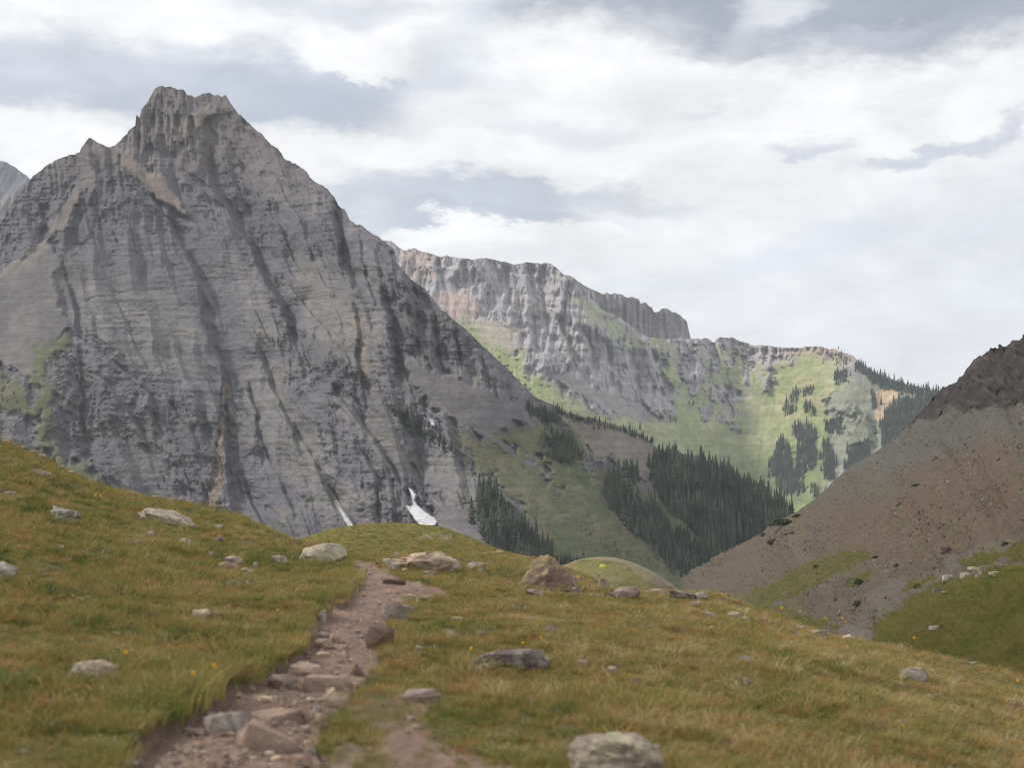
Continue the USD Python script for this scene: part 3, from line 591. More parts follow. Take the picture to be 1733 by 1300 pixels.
# valley floor under everything, out past the hills
v = trimesh.creation.cylinder(9000, .5, sections=96)
v.apply_translation((0, 1500, -160))
m = mesh_prim('/World/ground', np.array(v.vertices), np.array(v.faces), M_TURF, None, np.zeros((len(v.vertices), 3)) + rgb(100, 104, 66)); tag(m, kind='structure')

# ------------------------------------------------------------------ the near meadow with the trail
GP = np.array([-700, -400, 0, 200, 400, 600, 800, 1000, 1200, 1400, 1733, 2200, 2600], float)
GY = np.array([1.0, 2.5, 5, 8, 11, 15, 20, 26, 34, 45, 60, 90, 150], float)
GZ = np.array([
    [-1.5, -1.2, -.9, -.7, -.4, 0., .7, 1.5, 2.5, 4.0, 5.0, 4.5, 0],
    [-1.6, -1.4, -1.25, -1.15, -1.0, -.7, -.2, .4, 1.2, 2.2, 2.8, 2.0, -3],
    [-1.6, -1.55, -1.5, -1.45, -1.4, -1.2, -.85, -.45, .25, 1.0, .6, -1.5, -9],
    [-1.63, -1.6, -1.6, -1.55, -1.5, -1.4, -1.25, -1.1, -.85, -.68, -.72, -3.5, -14],
    [-1.65, -1.65, -1.65, -1.6, -1.6, -1.55, -1.5, -1.45, -1.4, -1.45, -1.8, -6, -20],
    [-1.65, -1.65, -1.65, -1.65, -1.68, -1.72, -1.77, -1.84, -2.08, -2.8, -4.6, -11, -26],
    [-1.65, -1.65, -1.65, -1.65, -1.69, -1.75, -1.8, -1.86, -2.05, -2.8, -4.8, -11, -27],
    [-1.65, -1.65, -1.65, -1.68, -1.75, -1.83, -1.95, -2.11, -2.9, -4.4, -7.5, -15, -32],
    [-1.66, -1.67, -1.68, -1.72, -1.85, -2.0, -2.18, -2.40, -3.02, -4.8, -8.5, -17, -36],
    [-1.66, -1.68, -1.72, -1.80, -2.0, -2.25, -2.55, -3.08, -3.95, -5.9, -10, -19, -38],
    [-1.68, -1.72, -1.85, -2.1, -2.35, -2.75, -3.25, -3.85, -5.1, -8.0, -13, -24, -44],
    [-1.70, -1.80, -2.0, -2.5, -3.0, -3.8, -4.8, -6.0, -8.5, -12, -17, -29, -50],
    [-1.72, -1.85, -2.2, -2.9, -3.6, -4.6, -5.9, -7.4, -10, -14, -20, -33, -54]])
_lx = np.log(GY); _fine = np.linspace(_lx[0], _lx[-1], 260); _fp = np.linspace(-700, 2600, 331)
_tab = PchipInterpolator(GP, PchipInterpolator(_lx, GZ, axis=1)(_fine), axis=0)(_fp)
_rgi = RegularGridInterpolator((_fp, _fine), _tab, bounds_error=False, fill_value=None)


def base_z(px, Y):
    return _rgi(np.stack([np.clip(px, -700, 2600), np.log(np.clip(Y, 1.0, 150))], -1))


TRAIL = [(150, 1390), (215, 1305), (258, 1262), (300, 1228), (350, 1192), (400, 1166), (440, 1148), (488, 1128), (508, 1104), (518, 1078), (540, 1050), (572, 1032), (596, 1012), (604, 990), (598, 970), (582, 956), (598, 950), (622, 956), (645, 966), (680, 978), (706, 988), (738, 1002), (732, 1014), (706, 1024), (668, 1034), (652, 1050), (660, 1078), (642, 1096), (640, 1118), (628, 1140), (606, 1160), (590, 1182), (566, 1200), (545, 1225), (536, 1262), (545, 1290), (540, 1390)]
TRAIL2 = [(600, 1205), (640, 1192), (676, 1190), (704, 1204), (730, 1224), (762, 1246), (816, 1256), (850, 1274), (880, 1300), (900, 1390), (520, 1390), (548, 1284), (590, 1256), (640, 1252), (628, 1226)]
BARE = [[(690, 1176), (730, 1172), (742, 1184), (716, 1192)], [(738, 1082), (770, 1078), (790, 1090), (760, 1098)], [(706, 996), (748, 1000), (760, 1014), (720, 1022)], [(640, 1240), (680, 1232), (720, 1240), (690, 1262)]]
GREENC = [[(700, 1215), (790, 1180), (860, 1210), (860, 1232), (760, 1240), (710, 1236)], [(820, 1250), (900, 1236), (960, 1250), (980, 1300), (860, 1300)], [(520, 1205), (600, 1200), (620, 1250), (540, 1262)], [(430, 930), (520, 935), (570, 965), (500, 980), (430, 970)]]


def trail_mask(px, py, soft):
    return np.maximum(poly(px, py, TRAIL, soft, 5, 301, 16), poly(px, py, TRAIL2, soft * 3, 16, 302, 22))


def near(px, Y):
    """Near ground: height (eye-relative), trail mask, bare earth."""
    z = base_z(px, Y); py = HY - z / Y * F
    x = (px - CX) / F * Y
    s = np.clip(110.0 / Y, 2.5, 24)                   # about 5 cm at any distance
    tm = trail_mask(px, py, 4.0)
    wide = poly(px, py, TRAIL, s * 5)
    left = sm(20, -20, px - np.interp(py, [950, 990, 1032, 1078, 1128, 1166, 1228, 1305, 1390], [610, 660, 610, 580, 560, 500, 420, 360, 330]))
    nearby = poly(px, py, TRAIL, s * 22)
    raise_ = (1 - tm) * nearby * (  .33 * left * np.interp(Y, [6, 18, 26], [1, .8, .4]) + .05 * (1 - left))
    bump = .050 * nz(x / .9, Y / .9, 303, 2) + .028 * nz(x / .25, Y / .25, 304, 2) + .10 * nz(x / 4, Y / 4, 305, 2)
    bump = bump * np.interp(Y, [20, 40], [1, 1.6])
    stony = .022 * ridged(x / .5, Y / .5, 306, 3) + .018 * nz(x / .12, Y / .12, 307, 3) - .03 * poly(px, py, TRAIL2, 14)
    z = z + raise_ + bump * (1 - tm * .6) + stony * tm
    bare = np.maximum.reduce([poly(px, py, b, 5, 6, 308, 12) for b in BARE])
    return z, tm, bare, py, x


PXN = np.concatenate([np.arange(-700, -60, 16), np.arange(-60, 1800, 3.0), np.arange(1800, 2500, 18)])
invY = np.concatenate([1 / np.array([150, 110, 85, 70]), np.linspace(1 / 60, 1 / 3.2, 370), 1 / np.array([2.5, 1.6, 1.0])])
PX2, Y2 = np.meshgrid(PXN, 1 / invY)
Z2, TM2, BARE2, PY2, X2 = near(PX2.ravel(), Y2.ravel())
shape = PX2.shape
N1, N2 = nz(X2 / 1.4, Y2.ravel() / 1.4, 311, 3), nz(X2 / .3, Y2.ravel() / .3, 312, 3)
C2 = np.zeros((X2.size, 3)) + rgb(92, 84, 44)
C2 = lay(C2, sm(-.1, .5, N1) * .7, rgb(112, 92, 50)); C2 = lay(C2, sm(0, .6, N2) * .6, rgb(84, 80, 38))
D2 = lay(np.zeros((X2.size, 3)) + rgb(126, 104, 90), sm(-.2, .5, N2), rgb(142, 120, 105)); D2 = lay(D2, sm(.1, .6, -N1) * .5, rgb(100, 82, 70))
t2m = poly(PX2.ravel(), PY2, TRAIL2, 40, 30, 302, 26) * sm(-.55, .05, nz(PX2.ravel() / 34, PY2 / 12, 313, 3))
dm = np.clip(poly(PX2.ravel(), PY2, TRAIL, 4, 5, 301, 16) + BARE2 + t2m, 0, 1)[:, None]
C2 = C2 * (1 - dm) + D2 * dm
# cut bank of bare dark earth beside the trail
P2 = np.stack([X2, Y2.ravel(), Z2 + EYE], -1).reshape(shape + (3,))
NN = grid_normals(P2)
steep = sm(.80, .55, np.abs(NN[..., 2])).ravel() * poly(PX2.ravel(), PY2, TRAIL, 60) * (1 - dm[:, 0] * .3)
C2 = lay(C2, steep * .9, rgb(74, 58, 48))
M_EARTH = rock_look('meadow_earth', 9.0, .035, .30, bscale=22.0)
m = mesh_prim('/World/meadow', P2.reshape(-1, 3), grid_faces(*shape), M_EARTH, NN.reshape(-1, 3), C2); tag(m, kind='structure')


def ground_at(px, py):
    """Where the sight line of a pixel of the photograph meets the near ground (nearest hit)."""
    Y = np.exp(np.linspace(math.log(3.0), math.log(58), 900))
    z = near(np.full_like(Y, px), Y)[0]
    h = HY - z / Y * F
    i = np.argmax(h < py)
    if i == 0:
        i = int(np.argmin(h))
    return float((px - CX) / F * Y[i]), float(Y[i]), float(z[i] + EYE)


# ------------------------------------------------------------------ haze
hb = trimesh.creation.box(extents=(15000, 15000, 1100)); hb.apply_translation((0, 3000, -161.5 + 550))
M_HAZE = usdkit.material(stage, '/World/Looks/haze', {'v': ('principled_volume', dict(color=(.86, .92, 1.0), density=7.0e-5, anisotropy=0.2))}, volume='v.volume')
m = usdkit.mesh(stage, '/World/haze', hb, M_HAZE); tag(m, kind='stuff')
#@@NEXT
# ------------------------------------------------------------------ conifers
def plain(name, c, rough=.9, var=.25, scale=3.0, translucent=0.0, by='position'):
    n = {'g': ('geometry', {}), 'o': ('object_info', {}), 'n1': ('noise_texture', dict(scale=scale, detail=3.0)), 'mr': ('map_range', dict(from_min=.3, from_max=.7, to_min=1 - var, to_max=1 + var)),
         'gr': ('combine_xyz', {}), 'mul': ('mix_color', dict(blend_type='multiply', fac=1.0, use_clamp=False, a=tuple(c))), 'p': ('principled_bsdf', dict(roughness=rough, specular_ior_level=.2))}
    L = [('g.position' if by == 'position' else 'o.location', 'n1.vector'), ('n1.fac', 'mr.value'), ('mr.result', 'gr.x'), ('mr.result', 'gr.y'), ('mr.result', 'gr.z'), ('gr.vector', 'mul.b'), ('mul.result', 'p.base_color')]
    out = 'p.BSDF'
    if translucent:
        n |= {'t': ('translucent_bsdf', {}), 'mx': ('mix_closure', dict(fac=translucent))}
        L += [('mul.result', 't.color'), ('p.BSDF', 'mx.closure1'), ('t.BSDF', 'mx.closure2')]; out = 'mx.closure'
    return usdkit.material(stage, '/World/Looks/' + name, n, L, surface=out)


M_NEEDLE = plain('needles', (.070, .088, .058), .85, .6, .06, 0)
M_BARK = plain('bark', (.10, .085, .07), .9, .3, 2.0)
M_DEAD = plain('dead_wood', (.24, .22, .20), .9, .3, 2.0)


def conifer_crown(h, r, seed, whorls=15, per=8, low=.06, bushy=0.0):
    """Whorls of drooping boughs, uneven and with gaps; each bough a folded, pointed spray."""
    g = np.random.default_rng(seed); V, Fc = [], []
    for w in range(whorls):
        t = (w + g.uniform(-.3, .3)) / whorls
        z = h * (low + (1 - low) * t)
        rad = r * ((1 - t) ** (.72 if not bushy else .5)) * g.uniform(.7, 1.1) + .10
        for b in range(per):
            if g.random() < .10:
                continue
            a = 2 * math.pi * (b + g.uniform(-.35, .35)) / per + w * .9
            L = rad * g.uniform(.65, 1.15); dr = L * g.uniform(.25, .55); wd = L * g.uniform(.4, .6); th = h * .045
            c, s = math.cos(a), math.sin(a)
            pts = [(0, 0, th), (L * .55, -wd, -dr * .5 - th), (L * .6, 0, -dr * .35 + th * .6), (L * .55, wd, -dr * .5 - th), (L, 0, -dr), (L * .2, 0, -th * 1.5)]
            k = len(V)
            V += [(c * x - s * y, s * x + c * y, z + q) for x, y, q in pts]
            Fc += [(k, k + 1, k + 2), (k, k + 2, k + 3), (k + 2, k + 1, k + 4), (k + 2, k + 4, k + 3), (k + 5, k + 1, k), (k + 5, k, k + 3), (k + 1, k + 5, k + 4), (k + 3, k + 4, k + 5)]
    k = len(V); V += [(.12, 0, h * .93), (-.06, .1, h * .93), (-.06, -.1, h * .93), (0, 0, h * 1.0)]; Fc += [(k, k + 1, k + 3), (k + 1, k + 2, k + 3), (k + 2, k, k + 3)]
    return np.array(V), np.array(Fc)


def cone_mesh(h, r0, r1, n=6):
    a = np.arange(n) * 2 * math.pi / n
    v = np.concatenate([np.stack([r0 * np.cos(a), r0 * np.sin(a), 0 * a - h * .04], 1), np.stack([r1 * np.cos(a), r1 * np.sin(a), 0 * a + h], 1)])
    f = [(i, (i + 1) % n, (i + 1) % n + n) for i in range(n)] + [(i, (i + 1) % n + n, i + n) for i in range(n)]
    return v, np.array(f)


# unit-height models (18 m nominal), scaled per tree
TREES = []
for i, (h, r, wh, per, bushy) in enumerate([(18, 3.1, 15, 8, 0), (18, 3.7, 14, 8, 0), (18, 2.7, 16, 8, 0), (18, 5.4, 9, 9, 1)]):
    TREES.append((conifer_crown(h, r, 900 + i, wh, per, .05 if not bushy else .02, bushy), cone_mesh(h * .97, .30, .03)))
for i, ((cv, cf), (tv, tf)) in enumerate(TREES):
    stage.CreateClassPrim(f'/World/conifer_model_{i:03d}')
    mesh_prim(f'/World/conifer_model_{i:03d}/crown', cv, cf, M_NEEDLE); mesh_prim(f'/World/conifer_model_{i:03d}/trunk', tv, tf, M_BARK)

MAIN, FARD, TENTK = peak_depth, far_depth, tent_knoll_depth
# zone polygon (feet of the trees), tree height in pixels, number, depth field, bushy share, label, group
STANDS = [
    ([(806, 842), (822, 838), (850, 872), (885, 905), (925, 935), (930, 965), (845, 965), (815, 905)], 47, 150, MAIN, 0, 'tall dark spruce in the dense stand right of the larger snow patch', 'spruces of the stand below the scree'),
    ([(928, 950), (960, 946), (1000, 952), (1000, 962), (930, 965)], 22, 26, MAIN, .3, 'small spruce just above the crest of the knoll with the tent', 'small spruces behind the tent knoll'),
    ([(888, 690), (910, 694), (938, 704), (950, 715), (930, 716), (898, 702)], 19, 42, MAIN, .1, 'small spruce on the saddle where the grey cliff ends', 'spruces on the saddle'),
    ([(936, 688), (960, 701), (1000, 712), (1040, 722), (1060, 728), (1058, 733), (1000, 720), (955, 708), (934, 694)], 13, 42, MAIN, .1, 'small spruce in the row along the ridge crest below the sunlit slope', 'spruces in a row on the crest'),
    ([(1050, 725), (1105, 748), (1103, 752), (1050, 731)], 17, 12, MAIN, .1, 'scattered small spruce on the brown crest left of the dark forest', 'scattered crest spruces'),
    ([(915, 742), (962, 734), (988, 778), (960, 786), (925, 775)], 24, 55, MAIN, .2, 'spruce in the clump on the green slope beside the brown dome', 'spruces of the clump on the green slope'),
    ([(985, 765), (1000, 768), (1010, 800), (985, 800)], 11, 14, MAIN, .8, 'low bushy conifer at the foot of the brown dome', 'bushes at the foot of the dome'),
    ([(1022, 812), (1048, 808), (1078, 856), (1098, 885), (1112, 908), (1092, 918), (1062, 895), (1036, 860)], 36, 85, MAIN, .05, 'dark spruce in the slanting strip of forest left of the big forest', 'spruces of the slanting strip'),
    ([(1056, 805), (1075, 800), (1080, 820), (1060, 822)], 40, 8, MAIN, 0, 'tall spruce in the close pair above the slanting strip', 'spruces above the slanting strip'),
    ([(1106, 778), (1150, 776), (1210, 793), (1280, 830), (1346, 874), (1332, 896), (1262, 922), (1190, 920), (1160, 888), (1120, 850), (1104, 812)], 36, 480, MAIN, .03, 'dark spruce in the big dense forest at the middle of the valley', 'spruces of the big forest'),
    ([(1106, 890), (1140, 905), (1185, 930), (1262, 915), (1244, 938), (1205, 958), (1165, 978), (1125, 955), (1106, 925)], 34, 130, MAIN, .05, 'spruce in the lower forest just above the brown hillside', 'spruces of the lower forest'),
    ([(1085, 850), (1130, 880), (1126, 915), (1100, 905)], 40, 14, MAIN, 0, 'tall spruce standing in the clearing below the big forest', 'spruces in the clearing'),
    ([(1000, 870), (1060, 920), (1120, 960), (1080, 965), (1010, 930), (960, 880)], 9, 40, MAIN, .9, 'low bush dotted over the olive slope above the tent', 'bushes on the olive slope'),
    ([(662, 690), (690, 706), (722, 728), (748, 744), (770, 758), (752, 760), (720, 742), (690, 722), (664, 702)], 19, 46, MAIN, .25, 'small dark conifer on the rock ledge between cliff and scree', 'conifers on the ledge'),
    ([(458, 578), (484, 580), (482, 588), (462, 586)], 15, 6, MAIN, .2, 'small conifer in the clump high on the grey rock face', 'conifers high on the face'),
    ([(424, 540), (436, 545), (452, 566), (444, 580), (430, 565)], 8, 10, MAIN, .7, 'tiny bush on the ledge high on the grey rock face', 'bushes high on the face'),
    ([(484, 588), (520, 600), (540, 620), (520, 615), (490, 604)], 8, 9, MAIN, .6, 'tiny conifer strung below the clump high on the grey face', 'conifers strung along the face'),
    ([(510, 700), (560, 740), (620, 760), (560, 770), (500, 740)], 8, 10, MAIN, .5, 'tiny lone conifer low on the grey rock face', 'lone conifers on the lower face'),
    ([(-60, 640), (14, 632), (16, 655), (40, 690), (20, 704), (-60, 700)], 12, 26, MAIN, .8, 'dark bushy conifer on the green patch at the left edge', 'bushy conifers at the left edge'),
    ([(-40, 720), (28, 722), (60, 742), (40, 748), (-40, 740)], 9, 12, MAIN, .9, 'low bush just above the meadow crest at the left edge', 'bushes above the meadow crest'),
    ([(1302, 790), (1309, 765), (1325, 742), (1334, 760), (1340, 785), (1358, 815), (1358, 838), (1332, 840), (1314, 822)], 21, 105, FARD, 0, 'far spruce in the leftmost stand low on the sunlit slope', 'far spruces of the leftmost stand'),
    ([(1338, 724), (1368, 722), (1380, 738), (1382, 795), (1366, 795), (1358, 812), (1346, 800), (1350, 748)], 21, 90, FARD, 0, 'far spruce in the second stand on the sunlit slope', 'far spruces of the second stand'),
    ([(1392, 750), (1402, 758), (1412, 785), (1413, 815), (1401, 815), (1394, 800)], 20, 45, FARD, 0, 'far spruce in the third narrow stand on the sunlit slope', 'far spruces of the third stand'),
    ([(1428, 795), (1438, 770), (1470, 755), (1474, 775), (1452, 795), (1440, 808)], 20, 70, FARD, 0, 'far spruce below the dark rock on the ridge at right', 'far spruces below the dark rock'),
    ([(1493, 720), (1505, 690), (1521, 678), (1535, 680), (1592, 667), (1558, 700), (1534, 740), (1494, 764)], 18, 210, FARD, 0, 'far spruce in the hazy forest right of the pale slide', 'far spruces right of the pale slide'),
    ([(1449, 613), (1486, 637), (1516, 650), (1544, 656), (1588, 664), (1588, 674), (1544, 668), (1510, 662), (1478, 650), (1446, 622)], 14, 150, FARD, 0, 'far spruce along the skyline of the ridge at right', 'far spruces on the skyline'),
    ([(1412, 634), (1433, 626), (1434, 648), (1414, 648)], 14, 24, FARD, 0, 'far spruce in the small clump under the ridge top', 'far spruces under the ridge top'),
    ([(1392, 596), (1418, 600), (1436, 606), (1434, 618), (1416, 616)], 9, 30, FARD, .3, 'far tiny tree at the top of the grassy ridge', 'far trees at the ridge top'),
    ([(1325, 688), (1345, 662), (1352, 664), (1347, 700), (1328, 706)], 14, 26, FARD, 0, 'far spruce in the upper left clump of the grassy slope', 'far spruces upper left'),
    ([(1356, 662), (1378, 654), (1376, 668), (1360, 672)], 13, 14, FARD, 0, 'far spruce in the small clump beside the pink scree', 'far spruces beside the pink scree'),
    ([(1358, 688), (1372, 684), (1384, 706), (1366, 706)], 13, 16, FARD, 0, 'far spruce in the clump under the pink scree', 'far spruces under the pink scree'),
    ([(1394, 716), (1424, 708), (1426, 734), (1398, 736)], 15, 36, FARD, 0, 'far spruce in the clump left of the dark rock', 'far spruces left of the dark rock'),
    ([(1474, 664), (1482, 662), (1484, 694), (1476, 694)], 15, 12, FARD, 0, 'far spruce beside the pale slide', 'far spruces beside the pale slide'),
    ([(1371, 822), (1386, 820), (1388, 846), (1372, 842)], 15, 12, FARD, 0, 'far spruce at the foot of the sunlit valley', 'far spruces at the valley foot'),
    ([(1165, 682), (1174, 684), (1172, 690), (1166, 688)], 10, 3, FARD, 0, 'far spruce of the trio in the green bowl', 'trio of far spruces'),
    ([(1134, 710), (1146, 708), (1145, 716), (1135, 716)], 9, 4, FARD, 0, 'far spruce of the small group on the bright grass', 'far spruces on bright grass'),
]
forest = []
for pts, hp, n, field, bush, label, group in STANDS:
    n = int(n * 2.0); pts = np.array(pts, float); lo, hi = pts.min(0), pts.max(0); got = 0
    cand = rng.uniform(lo, hi, (n * 25, 2))
    inside = poly(cand[:, 0], cand[:, 1], pts, .5) > .5
    cand = cand[inside]; keep = []
    gap = .62 * math.sqrt(max(1.0, abs(sum(x0 * y1 - x1 * y0 for (x0, y0), (x1, y1) in zip(pts, np.roll(pts, -1, 0)))) / 2) / n)
    for c in cand:
        if all(abs(c[0] - k[0]) > gap or abs(c[1] - k[1]) > gap * .8 for k in keep):
            keep.append(c)
            if len(keep) == n:
                break
    keep = np.array(keep)
    stray = rng.random(len(keep)) < .22; keep = keep + stray[:, None] * rng.normal(0, 7, keep.shape) * np.array([1, .7])
    d = field(keep[:, 0], keep[:, 1])
    P = to_world(keep[:, 0], keep[:, 1], d)
    for p, dd in zip(P, d):
        b = rng.random() < bush
        h = hp * dd / F * min(1.15, max(.3, rng.normal(.68, .20))) * (.6 if b else 1)
        forest.append((h / dd * F, p, h, 3 if b else int(rng.integers(0, 3)), rng.uniform(0, 360), rng.uniform(.85, 1.2), label, group))
forest.sort(key=lambda t: -t[0])
for hp, p, h, kind, rz, wide, label, group in forest[:300]:
    x = UsdGeom.Xform.Define(stage, numbered('spruce_tree'))
    x.AddTranslateOp().Set(tuple(map(float, p))); x.AddRotateZOp().Set(float(rz)); s = h / 18; x.AddScaleOp().Set((s * wide, s * wide, s))
    x.GetPrim().GetReferences().AddInternalReference(f'/World/conifer_model_{kind:03d}'); x.GetPrim().SetInstanceable(True)
    tag(x, label, 'tree', group)


def instancer(path, protos, pts, idx, scales, rots, kind='stuff', label=None, cat=None):
    """protos: list of lists of (vertices, faces, material[, normals])."""
    pi = UsdGeom.PointInstancer.Define(stage, path); rel = pi.CreatePrototypesRel()
    for i, pr in enumerate(protos):
        x = UsdGeom.Xform.Define(stage, f'{path}/model_{i:03d}')
        for j, q in enumerate(pr):
            mesh_prim(f'{path}/model_{i:03d}/piece_{j:03d}', q[0], q[1], q[2], q[3] if len(q) > 3 else None)
        rel.AddTarget(x.GetPath())
    pi.CreatePositionsAttr(Vt.Vec3fArray.FromNumpy(np.ascontiguousarray(pts, np.float32)))
    pi.CreateProtoIndicesAttr(Vt.IntArray.FromNumpy(np.ascontiguousarray(idx, np.int32)))
    sc = np.asarray(scales, np.float32); sc = np.repeat(sc[:, None], 3, 1) if sc.ndim == 1 else sc
    pi.CreateScalesAttr(Vt.Vec3fArray.FromNumpy(np.ascontiguousarray(sc, np.float32)))
    a = np.asarray(rots)
    if a.ndim == 1:
        qs = [Gf.Quath(float(math.cos(t / 2)), 0, 0, float(math.sin(t / 2))) for t in a]
    else:
        qs = [Gf.Quath(*map(float, t)) for t in a]
    pi.CreateOrientationsAttr(Vt.QuathArray(qs))
    tag(pi, label, cat, None, kind)
    return pi


rest = forest[300:]
instancer('/World/far_forest', [[(cv, cf, M_NEEDLE), (tv, tf, M_BARK)] for (cv, cf), (tv, tf) in TREES], [t[1] for t in rest], [t[3] for t in rest],
          np.array([[t[2] / 18 * t[5], t[2] / 18 * t[5], t[2] / 18] for t in rest]), np.radians([t[4] for t in rest]), label='far conifers thinning out over the slopes and the ridge', cat='trees')

# ------------------------------------------------------------------ rocks
def rotz(v, a):
    c, s = math.cos(a), math.sin(a)
    return np.stack([v[:, 0] * c - v[:, 1] * s, v[:, 0] * s + v[:, 1] * c, v[:, 2]], 1)


ICO = {k: trimesh.creation.icosphere(k) for k in (1, 2, 3, 4)}


def rock_mesh(seed, w, d, h, sub=3, facets=9, rough=.06, flat=.0, tilt=0.0, roll=0.0, form=None):
    """An angular block: the hull of a few corners, subdivided and roughened. slab: flat top; pyramid; dome: weathered round."""
    g = np.random.default_rng(seed)
    n = {'slab': 16, 'pyramid': 10, 'dome': 34}.get(form, 18)
    p = g.normal(size=(n, 3)); p /= np.abs(p).max(1, keepdims=True) ** .55 * np.linalg.norm(p, axis=1, keepdims=True) ** .45
    if form == 'slab':
        a = np.sort(g.uniform(0, 2 * math.pi, 7) + np.arange(7) * .25) ; q = np.stack([np.cos(a), np.sin(a)], 1) * g.uniform(.75, 1.05, (7, 1))
        p = np.concatenate([np.c_[q * g.uniform(.62, .95, (7, 1)), .62 + .3 * g.random(7) + .2 * q[:, 1] + g.uniform(-.3, .3) * q[:, 0]], np.c_[q, g.uniform(-.4, .35, 7)], np.c_[q * .92, np.full(7, -1)]])
    elif form == 'pyramid':
        top = np.array([[.02, -.1, 1.0], [-.22, .1, .95], [.16, .2, .88]]); a = g.uniform(0, .5) + np.arange(6) * math.pi / 3
        p = np.concatenate([top, np.c_[np.cos(a), np.sin(a), np.full(6, -.55) + .2 * g.random(6)], np.c_[np.cos(a) * .95, np.sin(a) * .95, np.full(6, -1)]])
    elif form == 'dome':
        p = g.normal(size=(n, 3)); p /= np.linalg.norm(p, axis=1, keepdims=True); p[:, 2] = np.where(p[:, 2] > .72, .72 + .12 * g.random(n), p[:, 2])
    m = trimesh.Trimesh(p, process=False).convex_hull
    m = m.subdivide_to_size(.9 if sub <= 2 else (.34 if sub == 3 else .17), max_iter=12)
    v, f = np.array(m.vertices), np.array(m.faces)
    if sub > 2:
        o = g.uniform(0, 99, 3); nv = v / (np.linalg.norm(v, axis=1, keepdims=True) + 1e-9)
        k = (meshkit.fbm(v * 1.5 + o, 3, seed) - .5) * rough * 4 + (meshkit.fbm(v * 5.0 + o, 3, seed + 9) - .5) * rough * 2.2
        st = v[:, 2] * 3.2 + meshkit.fbm(v * 1.1 + o, 2, seed + 4) * 2
        k = k + (st - np.floor(st) - .5) * rough * .55            # weathered bedding
        v = v + nv * k[:, None]
    v = v / np.abs(v).max(0)
    v = v * np.array([w / 2, d / 2, h / 2])
    if tilt or roll:
        R = trimesh.transformations.euler_matrix(roll, tilt, 0)[:3, :3]; v = v @ R.T
    return v, f


def stone_look(name, c1, c2, c3, lich=.35, lc=(.42, .40, .33), scale=6.0):
    n = {'g': ('geometry', {}), 'tc': ('texture_coordinate', {}), 'n1': ('noise_texture', dict(scale=scale, detail=8.0, roughness=.66)), 'n2': ('noise_texture', dict(scale=scale * 2.6, detail=8.0, roughness=.7)),
         'n3': ('noise_texture', dict(scale=scale * .9, detail=9.0, roughness=.72, distortion=.6)), 'r': ('rgb_ramp', {'ramp': [(.30, c2), (.48, c1), (.66, c3)]}),
         'lm': ('map_range', dict(range_type='smoothstep', from_min=.60 - lich * .28, from_max=.72 - lich * .22, to_min=0, to_max=.75)), 'mx': ('mix_color', dict(b=lc, use_clamp=False)),
         'b': ('bump', dict(strength=.9, distance=.02)), 'p': ('principled_bsdf', dict(roughness=.88, specular_ior_level=.2)),
         'off': ('vector_math', dict(math_type='add', vector2=(31.0, 7.0, 3.0))), 'ad': ('math', dict(math_type='add'))}
    L = [('g.position', 'n1.vector'), ('g.position', 'n2.vector'), ('g.position', 'off.vector1'), ('off.vector', 'n3.vector'), ('n1.fac', 'r.fac'), ('n3.fac', 'lm.value'), ('lm.result', 'mx.fac'), ('r.color', 'mx.a'),
         ('mx.result', 'p.base_color'), ('n2.fac', 'ad.value1'), ('n1.fac', 'ad.value2'), ('ad.value', 'b.height'), ('b.normal', 'p.normal')]
    return usdkit.material(stage, '/World/Looks/' + name, n, L, surface='p.BSDF')


c = lambda *a: tuple(rgb(*a))
ST = {'grey': stone_look('grey_stone', c(132, 124, 113), c(96, 88, 82), c(156, 148, 136), .45, c(178, 172, 154)),
      'pale': stone_look('pale_stone', c(136, 124, 110), c(94, 84, 76), c(160, 148, 132), .4, c(180, 170, 146)),
      'tan': stone_look('tan_stone', c(172, 150, 130), c(132, 112, 96), c(194, 174, 152), .25, c(188, 176, 148)),
      'red': stone_look('red_stone', c(112, 90, 78), c(84, 66, 60), c(128, 106, 92), .62, c(156, 142, 108), 2.2),
      'brown': stone_look('brown_stone', c(98, 80, 72), c(72, 60, 56), c(118, 98, 88), .12, c(128, 112, 90)),
      'pink': stone_look('pink_stone', c(136, 118, 108), c(106, 90, 84), c(156, 138, 128), .1, c(176, 160, 146)),
      'dark': stone_look('dark_stone', c(92, 80, 76), c(62, 54, 54), c(112, 100, 96), .5, c(150, 142, 128)),
      'slate': stone_look('slate_stone', c(128, 116, 106), c(98, 88, 80), c(148, 136, 126), .25, c(176, 172, 164)),
      'lichen': stone_look('lichen_stone', c(138, 124, 112), c(98, 84, 78), c(160, 148, 134), .55, c(176, 170, 140)),
      'path': stone_look('path_stone', c(146, 124, 108), c(120, 100, 88), c(162, 140, 124), .0, c(176, 150, 134))}
ROCKFOOT = []


def rock(px, py, w, h, st, label, form=None, depth=.75, facets=9, rough=.05, tilt=0, roll=0, rz=None, sub=3, group=None, name='rock', sink=.25, at=None):
    x, y, z = at if at else ground_at(px, py)
    k = y / F; W, H = w * k, h * k
    if at is None and st in ('pale', 'grey', 'lichen', 'dark') and name == 'rock':
        H *= .84; sink = max(sink, .35)                 # settled in the turf
    seed = int(px * 7 + py * 13) % 99991
    Hf = H / (1 - sink)
    v, f = rock_mesh(seed, W, W * depth, Hf, sub, facets, rough, 0, tilt, roll, form)
    if rz:
        v = rotz(v, rz)
    v = v + np.array([x, y + W * depth * .25, z + H - Hf / 2])
    m = usdkit.mesh(stage, numbered(name), (v, f), ST[st], smooth=32)
    tag(m, label, 'rock', group)
    if W > .1:
        ROCKFOOT.append((x, y + W * depth * .25, W * .46, W * depth * .46))
    return x, y, z


